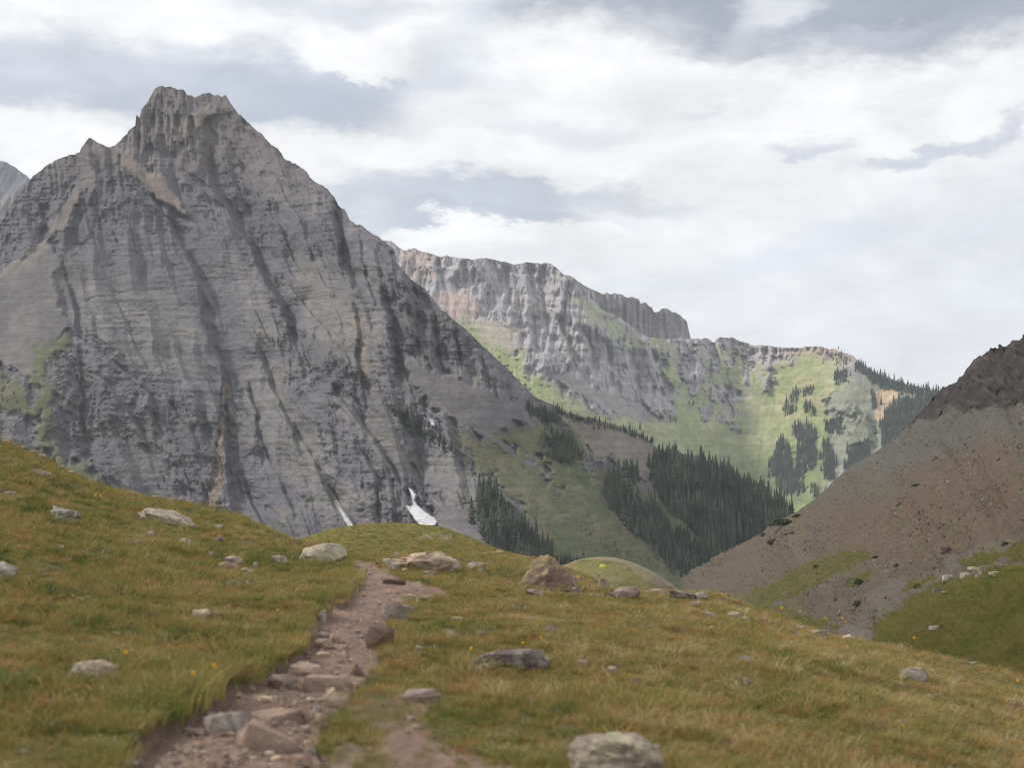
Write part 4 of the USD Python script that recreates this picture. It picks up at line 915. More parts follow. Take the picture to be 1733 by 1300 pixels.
R = rock
R(100, 880, 68, 26, 'grey', 'low pale grey rock split into ledges on the upper left meadow', 'slab', rough=.12, sub=4, sink=.4, tilt=.08)
R(278, 886, 120, 24, 'pale', 'long pale slab tilting down to the right, the largest rock on the left meadow', 'dome', tilt=.25, rough=.08, sub=4, depth=.8, sink=.5)
R(0, 974, 56, 28, 'grey', 'grey rock cut off by the left edge of the picture')
R(155, 1152, 98, 32, 'pale', 'pale cracked flat-topped rock low on the left meadow', 'slab', rough=.09, sub=4, sink=.45)
R(345, 1048, 44, 15, 'tan', 'small pale rock in front of a green tuft on the left meadow', 'slab')
R(366, 1045, 18, 10, 'pink', 'little pink rock at the right end of a small pale rock on the left meadow')
R(15, 840, 26, 9, 'pale', 'thin pale rock near the left edge high on the meadow', 'slab')
R(68, 807, 34, 12, 'pink', 'low pinkish rock just under the left meadow crest')
R(320, 895, 22, 8, 'grey', 'small grey rock at the low end of the long pale slab')
R(368, 896, 16, 7, 'grey', 'small grey rock right of the low end of the long slab')
R(255, 907, 12, 9, 'grey', 'small round rock below the middle of the long slab')
R(308, 922, 28, 11, 'pale', 'pale flat rock in grass below the long slab')
R(372, 917, 13, 9, 'slate', 'small grey stone above the rock pair on the left meadow')
R(233, 925, 22, 10, 'pink', 'pinkish rock half sunk in grass below the upper left slab')
R(352, 940, 24, 6, 'slate', 'thin grey slab lying flush in the left meadow', 'slab')
R(393, 955, 34, 16, 'pale', 'pale rock, upper one of the group left of the trail head')
R(384, 967, 36, 14, 'pink', 'pink rock, lower left one of the group left of the trail head')
R(416, 972, 28, 11, 'grey', 'flat grey rock at the right end of the group left of the trail head', 'slab')
R(432, 962, 10, 10, 'slate', 'small grey stone standing right of the rock group')
R(470, 952, 30, 13, 'grey', 'grey rock half hidden by bright green grass')
R(98, 930, 20, 8, 'pink', 'little pink stone alone on the left meadow')
R(545, 953, 84, 40, 'lichen', 'rounded lichen-grey boulder at the head of the trail', 'dome', sub=4)
R(728, 965, 86, 34, 'tan', 'largest pale tan boulder of the outcrop right of the trail head', 'dome', rough=.07, sub=4)
R(690, 960, 78, 22, 'tan', 'long tan slab forming the left part of the outcrop', 'slab', rough=.08, sub=4)
R(761, 966, 38, 22, 'pale', 'pale rock at the right foot of the outcrop')
R(776, 962, 12, 8, 'tan', 'small stone right of the outcrop')
R(806, 964, 34, 14, 'pale', 'pale rock in grass between the outcrop and the red boulder')
R(731, 976, 34, 12, 'slate', 'flat grey stone in front of the outcrop', 'slab')
R(672, 964, 36, 12, 'grey', 'grey mossy slab at the left foot of the outcrop', 'slab')
R(686, 970, 12, 6, 'tan', 'small tan stone in front of the outcrop')
R(655, 955, 24, 12, 'grey', 'grey rock beside the trail left of the outcrop', 'slab')
R(928, 1002, 112, 66, 'red', 'big reddish pyramid-shaped boulder patched with lichen', 'pyramid', depth=.8, facets=3, rough=.09, sub=4)
R(905, 1008, 34, 10, 'pink', 'low pink stones at the foot of the big reddish boulder')
R(975, 1012, 16, 18, 'slate', 'grey stone at the right foot of the big reddish boulder')
R(861, 993, 8, 10, 'pale', 'tiny white stone left of the big reddish boulder')
R(972, 980, 22, 14, 'pale', 'pale stone leaning behind the big reddish boulder')
R(1062, 1015, 48, 22, 'pink', 'broad pinkish rock on the crest right of the big boulder', 'dome')
R(1036, 1011, 28, 9, 'dark', 'dark flat rock left of the broad pinkish crest rock', 'slab')
R(1104, 1006, 38, 9, 'pale', 'string of pale stone on the crest below the tent knoll', 'slab')
R(1127, 1008, 12, 15, 'pale', 'upright pale stone on the crest')
R(1160, 1021, 58, 22, 'dark', 'dark overhanging rock on the crest right of centre', 'slab', rough=.09, sub=4)
R(1186, 1014, 26, 14, 'grey', 'grey rock behind the dark overhanging rock')
R(1178, 1026, 20, 8, 'pale', 'pale chip in front of the dark overhanging rock')
R(1196, 1045, 30, 11, 'grey', 'grey flat rock below the dark overhanging rock', 'slab')
R(1150, 1050, 14, 10, 'slate', 'small grey stone in rusty grass left of the grey flat rock')
R(1243, 1046, 26, 12, 'pale', 'pale rock at the left end of the row on the right crest')
R(1262, 1052, 16, 9, 'grey', 'small grey stone second in the row on the right crest')
R(1287, 1055, 28, 13, 'pale', 'pale rock third in the row on the right crest')
R(1313, 1060, 28, 10, 'dark', 'dark rock in the row on the right crest', 'slab')
R(1355, 1068, 28, 10, 'pale', 'pale rock left of the long one on the right crest')
R(1387, 1077, 42, 13, 'pale', 'long pale rock on the right crest before the creek', 'slab')
R(1346, 1074, 15, 8, 'slate', 'little grey stone under the right crest row')
R(1436, 1084, 26, 8, 'tan', 'last tan rock of the right crest row beside the creek', 'slab')
R(1547, 1156, 56, 34, 'pale', 'rounded pale boulder alone on the right meadow', 'dome', sub=4)
R(1262, 1121, 28, 13, 'grey', 'grey rock in a green patch on the right meadow')
R(1309, 1119, 20, 8, 'grey', 'small grey rock right of the green patch on the right meadow')
R(1531, 1230, 30, 11, 'pale', 'small pale rock low on the right meadow')
R(1713, 1200, 26, 12, 'pink', 'pinkish rock near the right edge of the meadow')
R(1264, 1158, 14, 9, 'slate', 'tiny grey stone in rusty grass on the right meadow')
R(862, 1136, 140, 42, 'dark', 'long dark lichened rock lying in the middle meadow', 'dome', depth=.5, rough=.08, sub=4)
R(812, 1138, 56, 14, 'grey', 'pale grey fin at the left end of the long dark rock', 'slab', tilt=-.2)
R(930, 1076, 22, 17, 'pink', 'small pink rock standing alone above the long dark rock')
R(985, 1131, 22, 12, 'pink', 'small pink stone right of the long dark rock')
R(1036, 1141, 20, 14, 'pale', 'small pale stone in grass right of centre')
R(1077, 1166, 18, 19, 'brown', 'small purplish brown stone in the rusty grass')
R(1118, 1172, 14, 8, 'pale', 'small pale chip right of the purplish stone')
R(1048, 1318, 176, 86, 'lichen', 'big lichened boulder at the bottom edge of the picture', None, depth=.7, rough=.11, sub=4, sink=.25)
R(710, 1190, 76, 22, 'pink', 'low flat pinkish rock sunk in the grass right of the trail', 'slab')
R(772, 1052, 28, 9, 'pale', 'low pale stone in the grass beyond the brown boulder')
R(668, 1052, 46, 32, 'slate', 'grey-white rock at the right edge of the trail', rough=.08)
R(642, 1098, 54, 42, 'brown', 'dark brown boulder at the right edge of the trail', 'dome')
R(814, 968, 14, 7, 'grey', 'little grey stone right of the pale rock in the grass')
R(890, 1052, 26, 7, 'slate', 'thin grey stone flush in the middle meadow', 'slab')
R(1528, 1225, 10, 7, 'grey', 'tiny stone behind the small pale rock low on the right meadow')
# stones of the trail
R(455, 1272, 118, 46, 'path', 'large triangular tilted slab in the trail', 'slab', facets=5, sink=.45, tilt=.16, roll=-.10, rough=.02, sub=4)
R(380, 1244, 84, 34, 'slate', 'grey-brown stone left of the triangular slab in the trail', facets=6)
R(468, 1226, 110, 20, 'path', 'long low stone behind the triangular slab', 'slab', facets=6)
R(548, 1170, 100, 28, 'path', 'long step stone across the trail', 'slab', facets=5, depth=.45, rough=.03)
R(476, 1168, 52, 30, 'pink', 'rounded stone left of the step stone', 'dome')
R(512, 1146, 74, 20, 'path', 'flat stone behind the rounded stone in the trail', 'slab', facets=5)
R(558, 1198, 24, 34, 'tan', 'upright leaning stone at the right edge of the trail', facets=7)
R(548, 1098, 36, 16, 'path', 'smooth flat stone at the left bank of the trail', 'dome')
R(542, 1084, 34, 14, 'slate', 'grey stone above the smooth flat one at the left bank', 'dome')
R(568, 1090, 26, 14, 'path', 'tilted plate beside the smooth stone in the trail', 'slab', tilt=.3)
R(531, 1086, 14, 28, 'pink', 'narrow stone standing against the left bank', facets=7)
R(545, 1056, 16, 26, 'grey', 'grey stone standing in the grassy left bank', facets=7)
R(546, 1112, 28, 8, 'tan', 'thin plate in the trail above the step stone', 'slab')
R(516, 1134, 30, 12, 'tan', 'pale stone at the left edge of the trail', 'slab')
R(603, 1144, 26, 20, 'brown', 'dark pointed stone in the trail', 'pyramid')
R(506, 1298, 40, 20, 'path', 'pale stone at the bottom of the trail')
R(325, 1246, 22, 14, 'pink', 'small stone at the left bank low in the trail')
R(448, 1190, 26, 10, 'tan', 'small tan stone left of the trail centre', 'slab')
R(521, 1226, 22, 24, 'path', 'curved stone at the right of the long low stone')
R(216, 1304, 36, 16, 'grey', 'grey stone at the foot of the grass at the bottom left')
R(233, 1296, 16, 10, 'pale', 'small pale stone right of the grey one at the bottom left')
R(668, 990, 46, 10, 'brown', 'dark ledge of rock across the upper trail', 'slab', rough=.1)
R(688, 1016, 30, 9, 'pink', 'pale plate at the right of the upper trail', 'slab')
R(716, 1020, 26, 8, 'brown', 'brown plate at the right edge of the upper trail', 'slab')
R(690, 1040, 26, 14, 'pink', 'pink stone behind the grey-white rock by the trail')
R(352, 1296, 22, 11, 'path', 'small stone at the bottom of the trail below the triangular slab')
for i, (px, py, w, h) in enumerate([(8, 746, 16, 5), (22, 752, 12, 4), (38, 757, 20, 6), (57, 764, 14, 5), (70, 772, 18, 7), (88, 780, 14, 5), (102, 790, 20, 6), (120, 800, 16, 6), (134, 808, 18, 5), (150, 817, 14, 5), (262, 838, 14, 5), (300, 846, 18, 5), (330, 856, 12, 4)]):
    R(px, py + 3, w, h, ('grey', 'pale', 'dark')[i % 3], 'small rock in the stony line along the upper left crest of the meadow', 'slab', sub=3, group='rocks along the meadow crest')
# small loose stones of the trail
pts = np.array(TRAIL + TRAIL2)
got = 0
while got < 70:
    px, py = rng.uniform(210, 880), 955 + 350 * rng.random() ** 1.2
    a = float(trail_mask(np.array([px]), np.array([py]), 3.0)[0])
    if a < .9 or (py > 1190 and px > 560 and rng.random() < .6):
        continue
    s = rng.uniform(5, 15) * np.interp(py, [955, 1050, 1300], [.55, .8, 1.25])
    R(px, py, s * rng.uniform(.9, 1.7), s * rng.uniform(.35, .7), rng.choice(['path', 'path', 'tan', 'pink', 'slate']), 'small loose stone lying on the bare earth of the trail', rng.choice(['slab', None]), facets=6, sub=2, group='loose stones on the trail', name='stone', rz=rng.uniform(0, 6))
    got += 1
got = 0
while got < 28:
    px, py = rng.uniform(20, 1720), rng.uniform(850, 1290)
    x, y, z = ground_at(px, py)
    if y > 50 or float(trail_mask(np.array([px]), np.array([py]), 6.0)[0]) > .05:
        continue
    s = rng.uniform(6, 13)
    R(px, py, s * 1.6, s * .7, rng.choice(['pale', 'grey', 'pink', 'slate']), 'small stone half hidden in the meadow grass', facets=7, sub=2, group='small stones in the meadow', name='stone', at=(x, y, z))
    got += 1

gx_, gy_ = rng.uniform(190, 900, 60000), 950 + 360 * rng.random(60000)
gm = poly(gx_, gy_, TRAIL, 3); keep = rng.random(60000) < (gm > .6) * (.35 + .65 * (nz(gx_ / 30, gy_ / 18, 341, 2) > -.1)); gx_, gy_ = gx_[keep], gy_[keep]
Yr = 1.70 / ((gy_ - HY) / F); zr = near(gx_, Yr)[0]; Yr = zr / (HY - gy_) * F; zr = near(gx_, Yr)[0]
okg = (Yr > 4) & (Yr < 34); gx_, Yr, zr = gx_[okg][:1100], Yr[okg][:1100], zr[okg][:1100]
GRAVEL = np.stack([(gx_ - CX) / F * Yr, Yr, zr + EYE + .003], -1)


def on_field(px, py, field):
    d = field(np.array([float(px)]), np.array([float(py)]))
    p = to_world(np.array([float(px)]), np.array([float(py)]), d)[0]
    if field is slope_depth:
        p = p + slope_offset(np.array([float(px)]), np.array([float(py)]))[0]
    return tuple(p)


for px, py, w, h, st, lab in [(1662, 974, 24, 20, 'pale', 'largest pale boulder on the grassy fan at right'), (1637, 979, 22, 9, 'grey', 'low pale boulder left of the largest one on the grassy fan'), (1650, 976, 12, 10, 'dark', 'dark boulder wedged between the two pale ones'), (1606, 988, 20, 14, 'grey', 'upper grey boulder of the pair at the edge of the fan'), (1592, 1004, 24, 14, 'grey', 'lower grey boulder of the pair at the edge of the fan'), (1600, 1010, 14, 8, 'slate', 'small grey boulder right of the lower one'), (1648, 962, 26, 7, 'grey', 'grey slab above the largest pale boulder'), (1685, 975, 24, 8, 'grey', 'grey slab right of the largest pale boulder'), (1700, 960, 34, 8, 'dark', 'dark slab on the fan near the right edge'), (1603, 938, 20, 12, 'brown', 'brown boulder in the talus above the fan'), (1520, 855, 10, 8, 'dark', 'dark block on the upper talus'), (1338, 908, 18, 8, 'brown', 'dark brown block at the toe of the talus'), (1310, 922, 24, 10, 'brown', 'larger brown block at the toe of the talus'), (1585, 782, 14, 6, 'brown', 'brown block in the middle of the talus'), (1590, 1072, 26, 8, 'slate', 'bare rock showing in the grassy fan')]:
    R(px, py, w, h, st, lab, sub=3, at=on_field(px, py, slope_depth), sink=.3)

# the pale leaning rock with a dark knob on it, and the dark bit beside it
R(1021, 994, 22, 20, 'tan', 'pale leaning rock on the crest just below the tent', depth=.5, facets=6, tilt=.35)
bx, by, bz = ground_at(1013, 992)
v, f = rock_mesh(77, .05, .05, .065, 2, 5, .04); v = v + np.array([bx, by + .02, bz + .235 * by / 28])
tag(usdkit.mesh(stage, numbered('rock'), (v, f), ST['red'], smooth=40), 'small dark red stone perched on the pale leaning rock', 'rock')
R(996, 980, 12, 7, 'dark', 'dark block lying left of the pale leaning rock', at=None)

# ------------------------------------------------------------------ tent
tx, ty, tz = on_field(1021, 961, tent_knoll_depth)
M_FLY = plain('tent_fly', tuple(rgb(200, 212, 84)), .6, .06, 4.0, .25); M_FLY2 = plain('tent_panel', tuple(rgb(222, 230, 96)), .6, .06, 4.0, .25); M_POLE = plain('tent_pole', (.12, .12, .12), .5, .1)
tent = UsdGeom.Xform.Define(stage, '/World/tent'); tent.AddTranslateOp().Set((tx, ty, tz - .05)); tent.AddRotateZOp().Set(18)
tag(tent, 'small bright yellow-green dome tent on the grassy knoll', 'tent')
k = 13.5 * ty / F / 2.4
nu, nv = 28, 10
th = np.linspace(0, 2 * math.pi, nu + 1)[:-1]; ph = np.linspace(0, math.pi / 2, nv)
TT, PP = np.meshgrid(th, ph, indexing='ij')
ridge = 1 + .07 * np.abs(np.cos(2 * TT)) ** 3
sx = 1.2 * k * np.cos(PP) ** .75 * ridge; sy = .85 * k * np.cos(PP) ** .75 * ridge
V = np.stack([sx * np.cos(TT), sy * np.sin(TT), 1.0 * k * np.sin(PP) ** .95], -1)
fs = np.array([(i * nv + j, ((i + 1) % nu) * nv + j, ((i + 1) % nu) * nv + j + 1, i * nv + j + 1) for i in range(nu) for j in range(nv - 1)])
usdkit.mesh(stage, '/World/tent/fly', (V.reshape(-1, 3), fs), M_FLY, smooth=30)
door = np.array([[-.75, -.80, .02], [.15, -.90, .02], [.05, -.62, .62], [-.30, -.52, .80]]) * k; door[:, 1] -= .10 * k
dv = np.concatenate([door, door + np.array([0, -.02, 0])]); df = np.array([(4, 5, 6, 7), (0, 3, 2, 1), (0, 1, 5, 4), (1, 2, 6, 5), (2, 3, 7, 6), (3, 0, 4, 7)])
usdkit.mesh(stage, '/World/tent/door', (dv, df), M_FLY2)
for i in range(4):
    a = math.pi / 4 + i * math.pi / 2
    pr = [(1.24 * k * math.cos(p) ** .75 * 1.03 * math.cos(a), .90 * k * math.cos(p) ** .75 * 1.03 * math.sin(a), 1.02 * k * math.sin(p) ** .95) for p in np.linspace(0, 1.5, 9)]
    import sys
    tv = []; tf = []
    for q_ in pr:
        for s_ in range(4):
            tv.append((q_[0] + .02 * math.cos(s_ * 1.57), q_[1] + .02 * math.sin(s_ * 1.57), q_[2]))
    tf = [(j * 4 + s_, j * 4 + (s_ + 1) % 4, j * 4 + 4 + (s_ + 1) % 4, j * 4 + 4 + s_) for j in range(8) for s_ in range(4)]
    usdkit.mesh(stage, numbered('pole', '/World/tent'), (np.array(tv), np.array(tf)), M_POLE)

# ------------------------------------------------------------------ grass, herbs, flowers
def blade_tuft(seed, n, h, spread, wid, lean=.5, seg=3):
    g = np.random.default_rng(seed); V, Fc = [], []
    for _ in range(n):
        a, r0 = g.uniform(0, 6.283), spread * math.sqrt(g.random())
        x0, y0 = r0 * math.cos(a), r0 * math.sin(a)
        da = a + g.normal() * .9; L = h * g.uniform(.55, 1.1); ln = lean * g.uniform(.3, 1.5) * L; w = wid * g.uniform(.7, 1.3); wa = g.uniform(0, 6.283)
        k = len(V)
        for s in range(seg + 1):
            t = s / seg; ww = w * (1 - t) ** .7 * .5
            cx, cy, cz = x0 + math.cos(da) * ln * t * t, y0 + math.sin(da) * ln * t * t, L * t * (1 - .25 * t * t * lean) - .015
            if s == seg:
                V.append((cx, cy, cz))
            else:
                V += [(cx - math.cos(wa) * ww, cy - math.sin(wa) * ww, cz), (cx + math.cos(wa) * ww, cy + math.sin(wa) * ww, cz)]
        for s in range(seg - 1):
            b = k + s * 2; Fc += [(b, b + 1, b + 3), (b, b + 3, b + 2)]
        b = k + (seg - 1) * 2; Fc.append((b, b + 1, b + 2))
    return np.array(V), np.array(Fc)


def leafy(seed, n, h, spread, ll, lw):
    g = np.random.default_rng(seed); V, Fc = [], []
    for _ in range(n):
        a, r0 = g.uniform(0, 6.283), spread * math.sqrt(g.random()); z = h * g.uniform(.15, 1)
        da = a + g.normal() * .8; up = g.uniform(-.1, .7); L = ll * g.uniform(.6, 1.2); w = lw * g.uniform(.7, 1.2)
        cx, cy = r0 * math.cos(a), r0 * math.sin(a); dx, dy = math.cos(da), math.sin(da)
        k = len(V)
        V += [(cx, cy, z), (cx + dx * L * .5 - dy * w, cy + dy * L * .5 + dx * w, z + up * L * .5 + w * .3), (cx + dx * L * .55, cy + dy * L * .55, z + up * L * .5), (cx + dx * L * .5 + dy * w, cy + dy * L * .5 - dx * w, z + up * L * .5 + w * .3), (cx + dx * L, cy + dy * L, z + up * L * .7)]
        Fc += [(k, k + 2, k + 1), (k, k + 3, k + 2), (k + 1, k + 2, k + 4), (k + 2, k + 3, k + 4)]
    return np.array(V), np.array(Fc)


def grass_look(name, stops, tint=1.0, scale=.55):
    """Patchy meadow colour by where the blade stands: broad drifts, then tuft by tuft."""
    n = {'g': ('geometry', {}), 'flat': ('vector_math', dict(math_type='multiply', vector2=(1, 1, .2))), 'n1': ('noise_texture', dict(scale=scale, detail=4.0, roughness=.6)), 'n2': ('noise_texture', dict(scale=2.8, detail=5.0, roughness=.75)),
         's': ('separate_xyz', {}), 'bx': ('map_range', dict(clamp=True, from_min=-5.0, from_max=5.0, to_min=-.09, to_max=.09)), 'm2': ('math', dict(math_type='multiply_add', value2=1.3)), 'a1': ('math', dict(math_type='add')), 'a2': ('math', dict(math_type='add', value2=-.85)),
         'o': ('object_info', {}), 'wn': ('white_noise_texture', {}), 'w1': ('math', dict(math_type='multiply_add', value2=.60)),
         'r': ('rgb_ramp', {'ramp': stops}), 'p': ('diffuse_bsdf', {}), 't': ('translucent_bsdf', {}), 'mx': ('mix_closure', dict(fac=.3))}
    L = [('g.position', 'flat.vector1'), ('flat.vector', 'n1.vector'), ('flat.vector', 'n2.vector'), ('g.position', 's.vector'), ('s.x', 'bx.value'), ('n2.fac', 'm2.value1'), ('n1.fac', 'm2.value3'), ('m2.value', 'a1.value1'), ('bx.result', 'a1.value2'),
         ('a1.value', 'w1.value3'), ('o.location', 'wn.vector'), ('wn.value', 'w1.value1'), ('w1.value', 'a2.value1'), ('a2.value', 'r.fac'), ('r.color', 'p.color'), ('r.color', 't.color'), ('p.BSDF', 'mx.closure1'), ('t.BSDF', 'mx.closure2')]
    return usdkit.material(stage, '/World/Looks/' + name, n, L, surface='mx.closure')


GREEN, OLIVE, GOLD, RUST, STRAW = (.15, .168, .048), (.25, .215, .07), (.365, .285, .10), (.38, .235, .095), (.52, .44, .24)
M_G1 = grass_look('grass_mixed', [(.14, (.055, .08, .024)), (.32, GREEN), (.46, OLIVE), (.58, GOLD), (.70, RUST), (.82, (.30, .165, .075)), (.95, STRAW)])
M_G2 = grass_look('grass_straw', [(.30, OLIVE), (.45, GOLD), (.58, STRAW), (.72, RUST)])
M_G3 = grass_look('grass_green', [(.30, (.12, .14, .04)), (.5, (.21, .21, .065)), (.7, (.30, .25, .09))])
M_LEAF = grass_look('herb_leaf', [(.3, (.09, .14, .05)), (.5, (.14, .18, .07)), (.7, (.22, .20, .10))])
M_SAGE = grass_look('sage_leaf', [(.3, (.26, .27, .19)), (.7, (.34, .33, .24))])

protos = [[(*blade_tuft(1, 38, .10, .065, .0046, .8), M_G1)], [(*blade_tuft(2, 34, .11, .055, .0044, .9), M_G1)], [(*blade_tuft(3, 38, .07, .08, .0045, .7), M_G1)], [(*blade_tuft(4, 30, .10, .07, .004, .9), M_G2)], [(*blade_tuft(5, 34, .08, .07, .005, .8), M_G3)],
          [(*leafy(6, 34, .05, .09, .03, .006), M_LEAF)], [(*leafy(7, 26, .045, .08, .024, .005), M_SAGE)], [(*blade_tuft(8, 12, .15, .06, .003, .5, 4), M_G2)], [(*blade_tuft(9, 40, .11, .10, .0048, .8, 4), M_G3)]]
P_, I_, S_ = [], [], []
n_try = 120000
Yg = np.exp(rng.uniform(math.log(4.2), math.log(62), n_try)); wt = rng.random(n_try)
keepY = wt < np.clip((Yg / 24) ** 2, 0.02, 1) * np.where(Yg > 24, np.clip((24 / Yg) ** .6, .3, 1), 1)
Yg = Yg[keepY]
# uniform over the ground in front, a little wider than the view
Yg = np.concatenate([Yg, np.sqrt(rng.uniform(4.2 ** 2, 22 ** 2, 34000))])
pxg = rng.uniform(-220, 1950, len(Yg))
zg, tmg, bareg, pyg, xg = near(pxg, Yg)
pyb = HY - base_z(pxg, Yg) / Yg * F
bankd = poly(pxg, pyb, TRAIL, np.clip(150 / Yg, 5, 30) * 3)
ok = (tmg < .08 + .5 * rng.random(len(tmg)) ** 4) & (bareg < .5) & (rng.random(len(tmg)) > .75 * poly(pxg, pyb, [(560, 1150), (720, 1120), (800, 1200), (640, 1230)], 40))
t1, t2 = poly(pxg, pyb, TRAIL, 4, 5, 301, 16), poly(pxg, pyb, TRAIL2, 12, 16, 302, 22)
ok |= (t2 > .4) & (t1 < .25) & (nz(xg / .5, Yg / .5, 333, 2) > .18) & (rng.random(len(tmg)) < .4)
for rx, ry, rw, rd in ROCKFOOT:
    ok &= ((xg - rx) / rw) ** 2 + ((Yg - ry) / rd) ** 2 > .36
pxg, Yg, zg, xg, pyb, bankd = pxg[ok], Yg[ok], zg[ok], xg[ok], pyb[ok], bankd[ok]
gc = np.maximum.reduce([poly(pxg, pyb, g_, 14, 8, 330) for g_ in GREENC])
pick = rng.random(len(Yg)); patch = nz(xg / 1.1, Yg / 1.1, 331, 2)
idx = np.select([pick < .25, pick < .49, pick < .66, pick < .76, pick < .82, pick < .91, pick < .955], [0, 1, 2, 3, 4, 5, 6], 7)
idx = np.where((patch > .34) & (rng.random(len(Yg)) < .5), 4, idx)
left_bank = (bankd > .04) & (pxg < np.interp(pyb, [950, 1032, 1128, 1300], [606, 576, 490, 230]) + 20)
idx = np.where(left_bank & (rng.random(len(Yg)) < .3), 8, idx)
idx = np.where((gc > .5) & (rng.random(len(Yg)) < .8), np.where(rng.random(len(Yg)) < .8, 4, 5), idx)
sc = rng.uniform(.5, 1.15, len(Yg)) * (1 + .6 * patch + .5 * nz(xg / .33, Yg / .33, 332, 2)) * np.interp(Yg, [20, 45], [1, 1.5]) * np.where(left_bank, 1.15, 1) * np.where(rng.random(len(Yg)) < .10, 1.8, 1)
P_ = np.stack([xg, Yg, zg + EYE], -1)
instancer('/World/meadow_grass', protos, P_, idx, sc, rng.uniform(0, 6.283, len(Yg)), label='short alpine grass in green, gold and rust over the whole meadow', cat='grass')
print('grass', len(Yg))

# shaggy turf hanging over the left bank of the trail
edge = np.array(TRAIL[1:15], float); seg_t = rng.uniform(0, len(edge) - 1.001, 1500); si = seg_t.astype(int); fr = (seg_t - si)[:, None]
ep = edge[si] * (1 - fr) + edge[si + 1] * fr; ep[:, 0] -= rng.uniform(-3, 14, 1500)
eY = np.array([1.66 / ((q - HY) / F) for q in ep[:, 1]]); ez, etm, _, _, ex = near(ep[:, 0], eY)
instancer('/World/bank_grass', [[(*blade_tuft(21, 26, .07, .12, .0046, 1.1, 4), M_G1)], [(*blade_tuft(22, 22, .06, .10, .0046, 1.3, 4), M_G3)], [(*blade_tuft(23, 20, .08, .09, .004, 1.2, 4), M_G2)]], np.stack([ex, eY, ez + EYE + .03 * (etm > .5)], -1)[etm < .6], rng.choice(3, int((etm < .6).sum()), p=[.5, .25, .25]), rng.uniform(.55, 1.25, int((etm < .6).sum())), rng.uniform(0, 6.283, int((etm < .6).sum())), label='shaggy golden-green turf overhanging the left bank of the trail', cat='grass')

# turf on the green knoll
kx = rng.uniform(380, 1000, 9000); t_ = rng.random(9000) ** .8; ky = KN_TOP(kx) + 70 * t_
kp = to_world(kx, ky, knoll_depth(kx, ky))
instancer('/World/knoll_grass', [protos[0], protos[3], protos[4]], kp, rng.integers(0, 3, 9000), rng.uniform(1.4, 2.6, 9000), rng.uniform(0, 6.283, 9000), label='short turf on the green knoll beyond the trail', cat='grass')

# turf on the grassy fan and the green strips of the hillside
fx, fy = rng.uniform(1230, 1950, 100000), rng.uniform(905, 1260, 100000)
cm_, fm_, gm_, km_ = slope_masks(fx, fy); keep = (np.maximum(fm_, gm_ * .9) > .35 + .4 * rng.random(100000)) & (rng.random(100000) < .45); fx, fy = fx[keep], fy[keep]
fp_ = to_world(fx, fy, slope_depth(fx, fy)) + slope_offset(fx, fy)
M_G4 = grass_look('grass_slope', [(.28, (.12, .16, .045)), (.50, (.18, .20, .06)), (.66, (.25, .225, .08)), (.82, (.29, .23, .10))], scale=.12)
instancer('/World/hillside_grass', [[(protos[0][0][0], protos[0][0][1], M_G4)], [(protos[3][0][0], protos[3][0][1], M_G4)]], fp_, rng.integers(0, 2, len(fx)), rng.uniform(2.2, 4.6, len(fx)), rng.uniform(0, 6.283, len(fx)), label='short grass on the fan and the green strips of the brown hillside', cat='grass')

# yellow flowers
M_PETAL = plain('petal', tuple(rgb(245, 190, 20)), .6, .1, 9.0, .3); M_DISC = plain('flower_disc', tuple(rgb(190, 120, 20)), .8); M_STEM = plain('flower_stem', (.12, .15, .05), .8)


def flower(px, py, size, label, hgt=.22, lean=0.0):
    x, y, z = ground_at(px, py)
    root = UsdGeom.Xform.Define(stage, numbered('yellow_flower')); root.AddTranslateOp().Set((x, y, z - .01)); root.AddRotateZOp().Set(float(rng.uniform(-50, 50)))
    tag(root, label, 'flower'); base = str(root.GetPath())
    sv, sf = cone_mesh(hgt, .004, .003, 5); sv[:, 0] += lean * (sv[:, 2] / hgt) ** 2
    usdkit.mesh(stage, base + '/stem', (sv, sf), M_STEM)
    r = size * y / F / 2; V, Fc = [], []
    ct = np.array([lean, -.01, hgt]); nrm = np.array([0, -.75, .66]); u = np.array([1, 0, 0]); w_ = np.cross(nrm, u)
    for i in range(11):
        a = 2 * math.pi * i / 11; d_ = math.cos(a) * u + math.sin(a) * w_; e = -math.sin(a) * u + math.cos(a) * w_
        k = len(V); V += [ct + d_ * r * .2, ct + d_ * r * .7 + e * r * .2 + nrm * r * .08, ct + d_ * r * 1.0, ct + d_ * r * .7 - e * r * .2 + nrm * r * .08]; Fc += [(k, k + 1, k + 2), (k, k + 2, k + 3)]
    usdkit.mesh(stage, base + '/petals', (np.array(V), np.array(Fc)), M_PETAL)
    dv, df = np.array(ICO[1].vertices) * np.array([.3, .3, .3]) * r + ct + nrm * r * .1, np.array(ICO[1].faces)
    usdkit.mesh(stage, base + '/disc', (dv, df), M_DISC, smooth=True)
    lv, lf = leafy(int(px), 5, .08, .02, .07, .012)
    usdkit.mesh(stage, base + '/leaves', (lv, lf), M_LEAF)


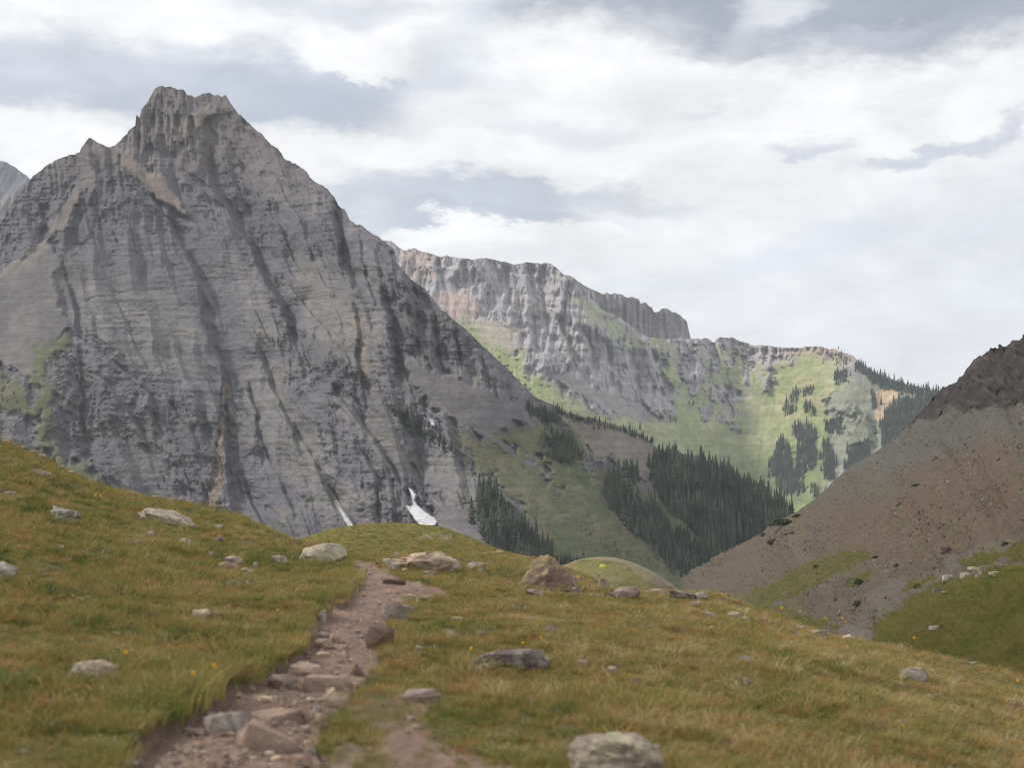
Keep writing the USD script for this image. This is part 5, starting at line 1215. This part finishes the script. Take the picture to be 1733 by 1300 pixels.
for px, py, s, lab, h in [(162, 858, 6, 'left one of two orange-yellow flowers on the upper left meadow', .26), (170, 858, 5, 'right one of two orange-yellow flowers on the upper left meadow', .25), (212, 1140, 8, 'yellow flower behind the right end of the pale cracked rock', .16), (361, 1172, 11, 'bright yellow flower on the left bank of the trail', .17), (328, 1180, 8, 'dim yellow flower left of the bright one on the bank', .16), (469, 1056, 5, 'small yellow flower on the grass above the trail bank', .14), (798, 1124, 6, 'yellow flower left of the long dark rock', .15), (885, 1112, 5, 'yellow flower behind the long dark rock', .14), (917, 1102, 4, 'tiny yellow flower between the dark rock and the small pink rock', .13), (762, 962, 5, 'yellow flower on top of the tan outcrop', .22), (978, 1000, 7, 'orange-yellow flower beside the big reddish boulder', .25), (1323, 1062, 5, 'left yellow flower of the row before the creek', .35), (1354, 1068, 4, 'second yellow flower of the row before the creek', .4), (1425, 1082, 4, 'third yellow flower of the row before the creek', .45), (1431, 1086, 5, 'fourth yellow flower of the row before the creek', .42), (1397, 1080, 4, 'small yellow flower between the crest rocks', .35), (1547, 1102, 5, 'pale yellow flower on the crest above the pale boulder', .3), (1722, 1170, 6, 'yellow flower near the right edge', .18), (1526, 1262, 6, 'yellow flower below the small pale rock', .16), (1498, 1280, 6, 'yellow flower lowest on the right meadow', .16), (1222, 1030, 4, 'small yellow flower right of the dark overhanging rock', .25), (1205, 1080, 4, 'tiny yellow flower in the rusty grass', .15), (1466, 1118, 4, 'tiny yellow flower under the crest at right', .2)]:
    flower(px, py, s, lab, h)

# dark low shrubs on the talus
M_SHRUB = plain('shrub_leaf', (.045, .062, .03), .8, .4, 1.5)
for px, py, w, h, lab in [(1324, 894, 40, 14, 'dark green shrub mat at the upper edge of the hillside toe'), (1348, 876, 16, 7, 'small shrub right of the dark mat on the hillside edge'), (1290, 906, 10, 6, 'small shrub left of the dark mat on the hillside edge'), (1458, 997, 16, 11, 'dark shrub on the lower talus'), (1450, 1024, 13, 10, 'round dark shrub just above the creek'), (1553, 997, 13, 9, 'shrub on the pale chute beside the fan'), (1700, 921, 12, 7, 'dark shrub on grey talus at right'), (1483, 948, 10, 6, 'small shrub beside the green strip'), (1520, 963, 10, 6, 'small shrub on the talus above the green strips'), (1380, 960, 12, 6, 'small shrub left on the lower talus'), (1552, 826, 14, 5, 'thin shrub on the reddish talus')]:
    x, y, z = on_field(px, py, slope_depth); kx_ = y / F
    V, Fc = leafy(int(px), 420, 1.0, 1.0, .34, .11); V = V * np.array([w * kx_ / 2, w * kx_ / 2, h * kx_]); V[:, 2] *= np.clip(1.15 - (V[:, 0] / (w * kx_ / 2)) ** 2 * .6, .3, 1)
    m = usdkit.mesh(stage, numbered('shrub'), (V + np.array([x, y, z - .1]), Fc), M_SHRUB); tag(m, lab, 'shrub')

# loose rubble over the hillside
nr = 16000
rx_ = rng.uniform(1150, 1760, nr * 3); ry_ = rng.uniform(560, 1120, nr * 3)
c_, f_, g_, k_ = slope_masks(rx_, ry_)
okr = (ry_ > SL_TOP(rx_) + 3) & (c_ < .3) & (f_ + g_ * .8 < .3 * rng.random(nr * 3) + .02) & (k_ < .3) & (nz(rx_ / 45, ry_ / 30, 251, 3) > -.1 + .35 * rng.normal(size=nr * 3))
rx_, ry_ = rx_[okr][:nr], ry_[okr][:nr]
dp = slope_depth(rx_, ry_); rp = to_world(rx_, ry_, dp) + slope_offset(rx_, ry_)
size = np.exp(rng.normal(math.log(.12), .6, len(rx_))) * np.clip(dp / 200, .6, 1.5)
rub = []
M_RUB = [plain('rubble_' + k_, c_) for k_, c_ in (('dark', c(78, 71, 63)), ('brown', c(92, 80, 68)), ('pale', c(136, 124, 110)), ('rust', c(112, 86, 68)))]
for i in range(4):
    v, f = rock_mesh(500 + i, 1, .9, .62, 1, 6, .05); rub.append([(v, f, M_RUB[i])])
grv = [[(q[0][0], q[0][1], ST[k_])] for q, k_ in zip(rub, ('path', 'pink', 'tan', 'slate'))]
qg = rng.normal(size=(len(GRAVEL), 4)); qg /= np.linalg.norm(qg, axis=1, keepdims=True)
instancer('/World/trail_gravel', grv, GRAVEL, rng.choice(4, len(GRAVEL), p=[.5, .22, .18, .1]), np.exp(rng.normal(math.log(.024), .55, len(GRAVEL))).clip(.012, .09), qg, label='fine gravel and chips trodden into the trail', cat='gravel')
qr = rng.normal(size=(len(rx_), 4)); qr /= np.linalg.norm(qr, axis=1, keepdims=True)
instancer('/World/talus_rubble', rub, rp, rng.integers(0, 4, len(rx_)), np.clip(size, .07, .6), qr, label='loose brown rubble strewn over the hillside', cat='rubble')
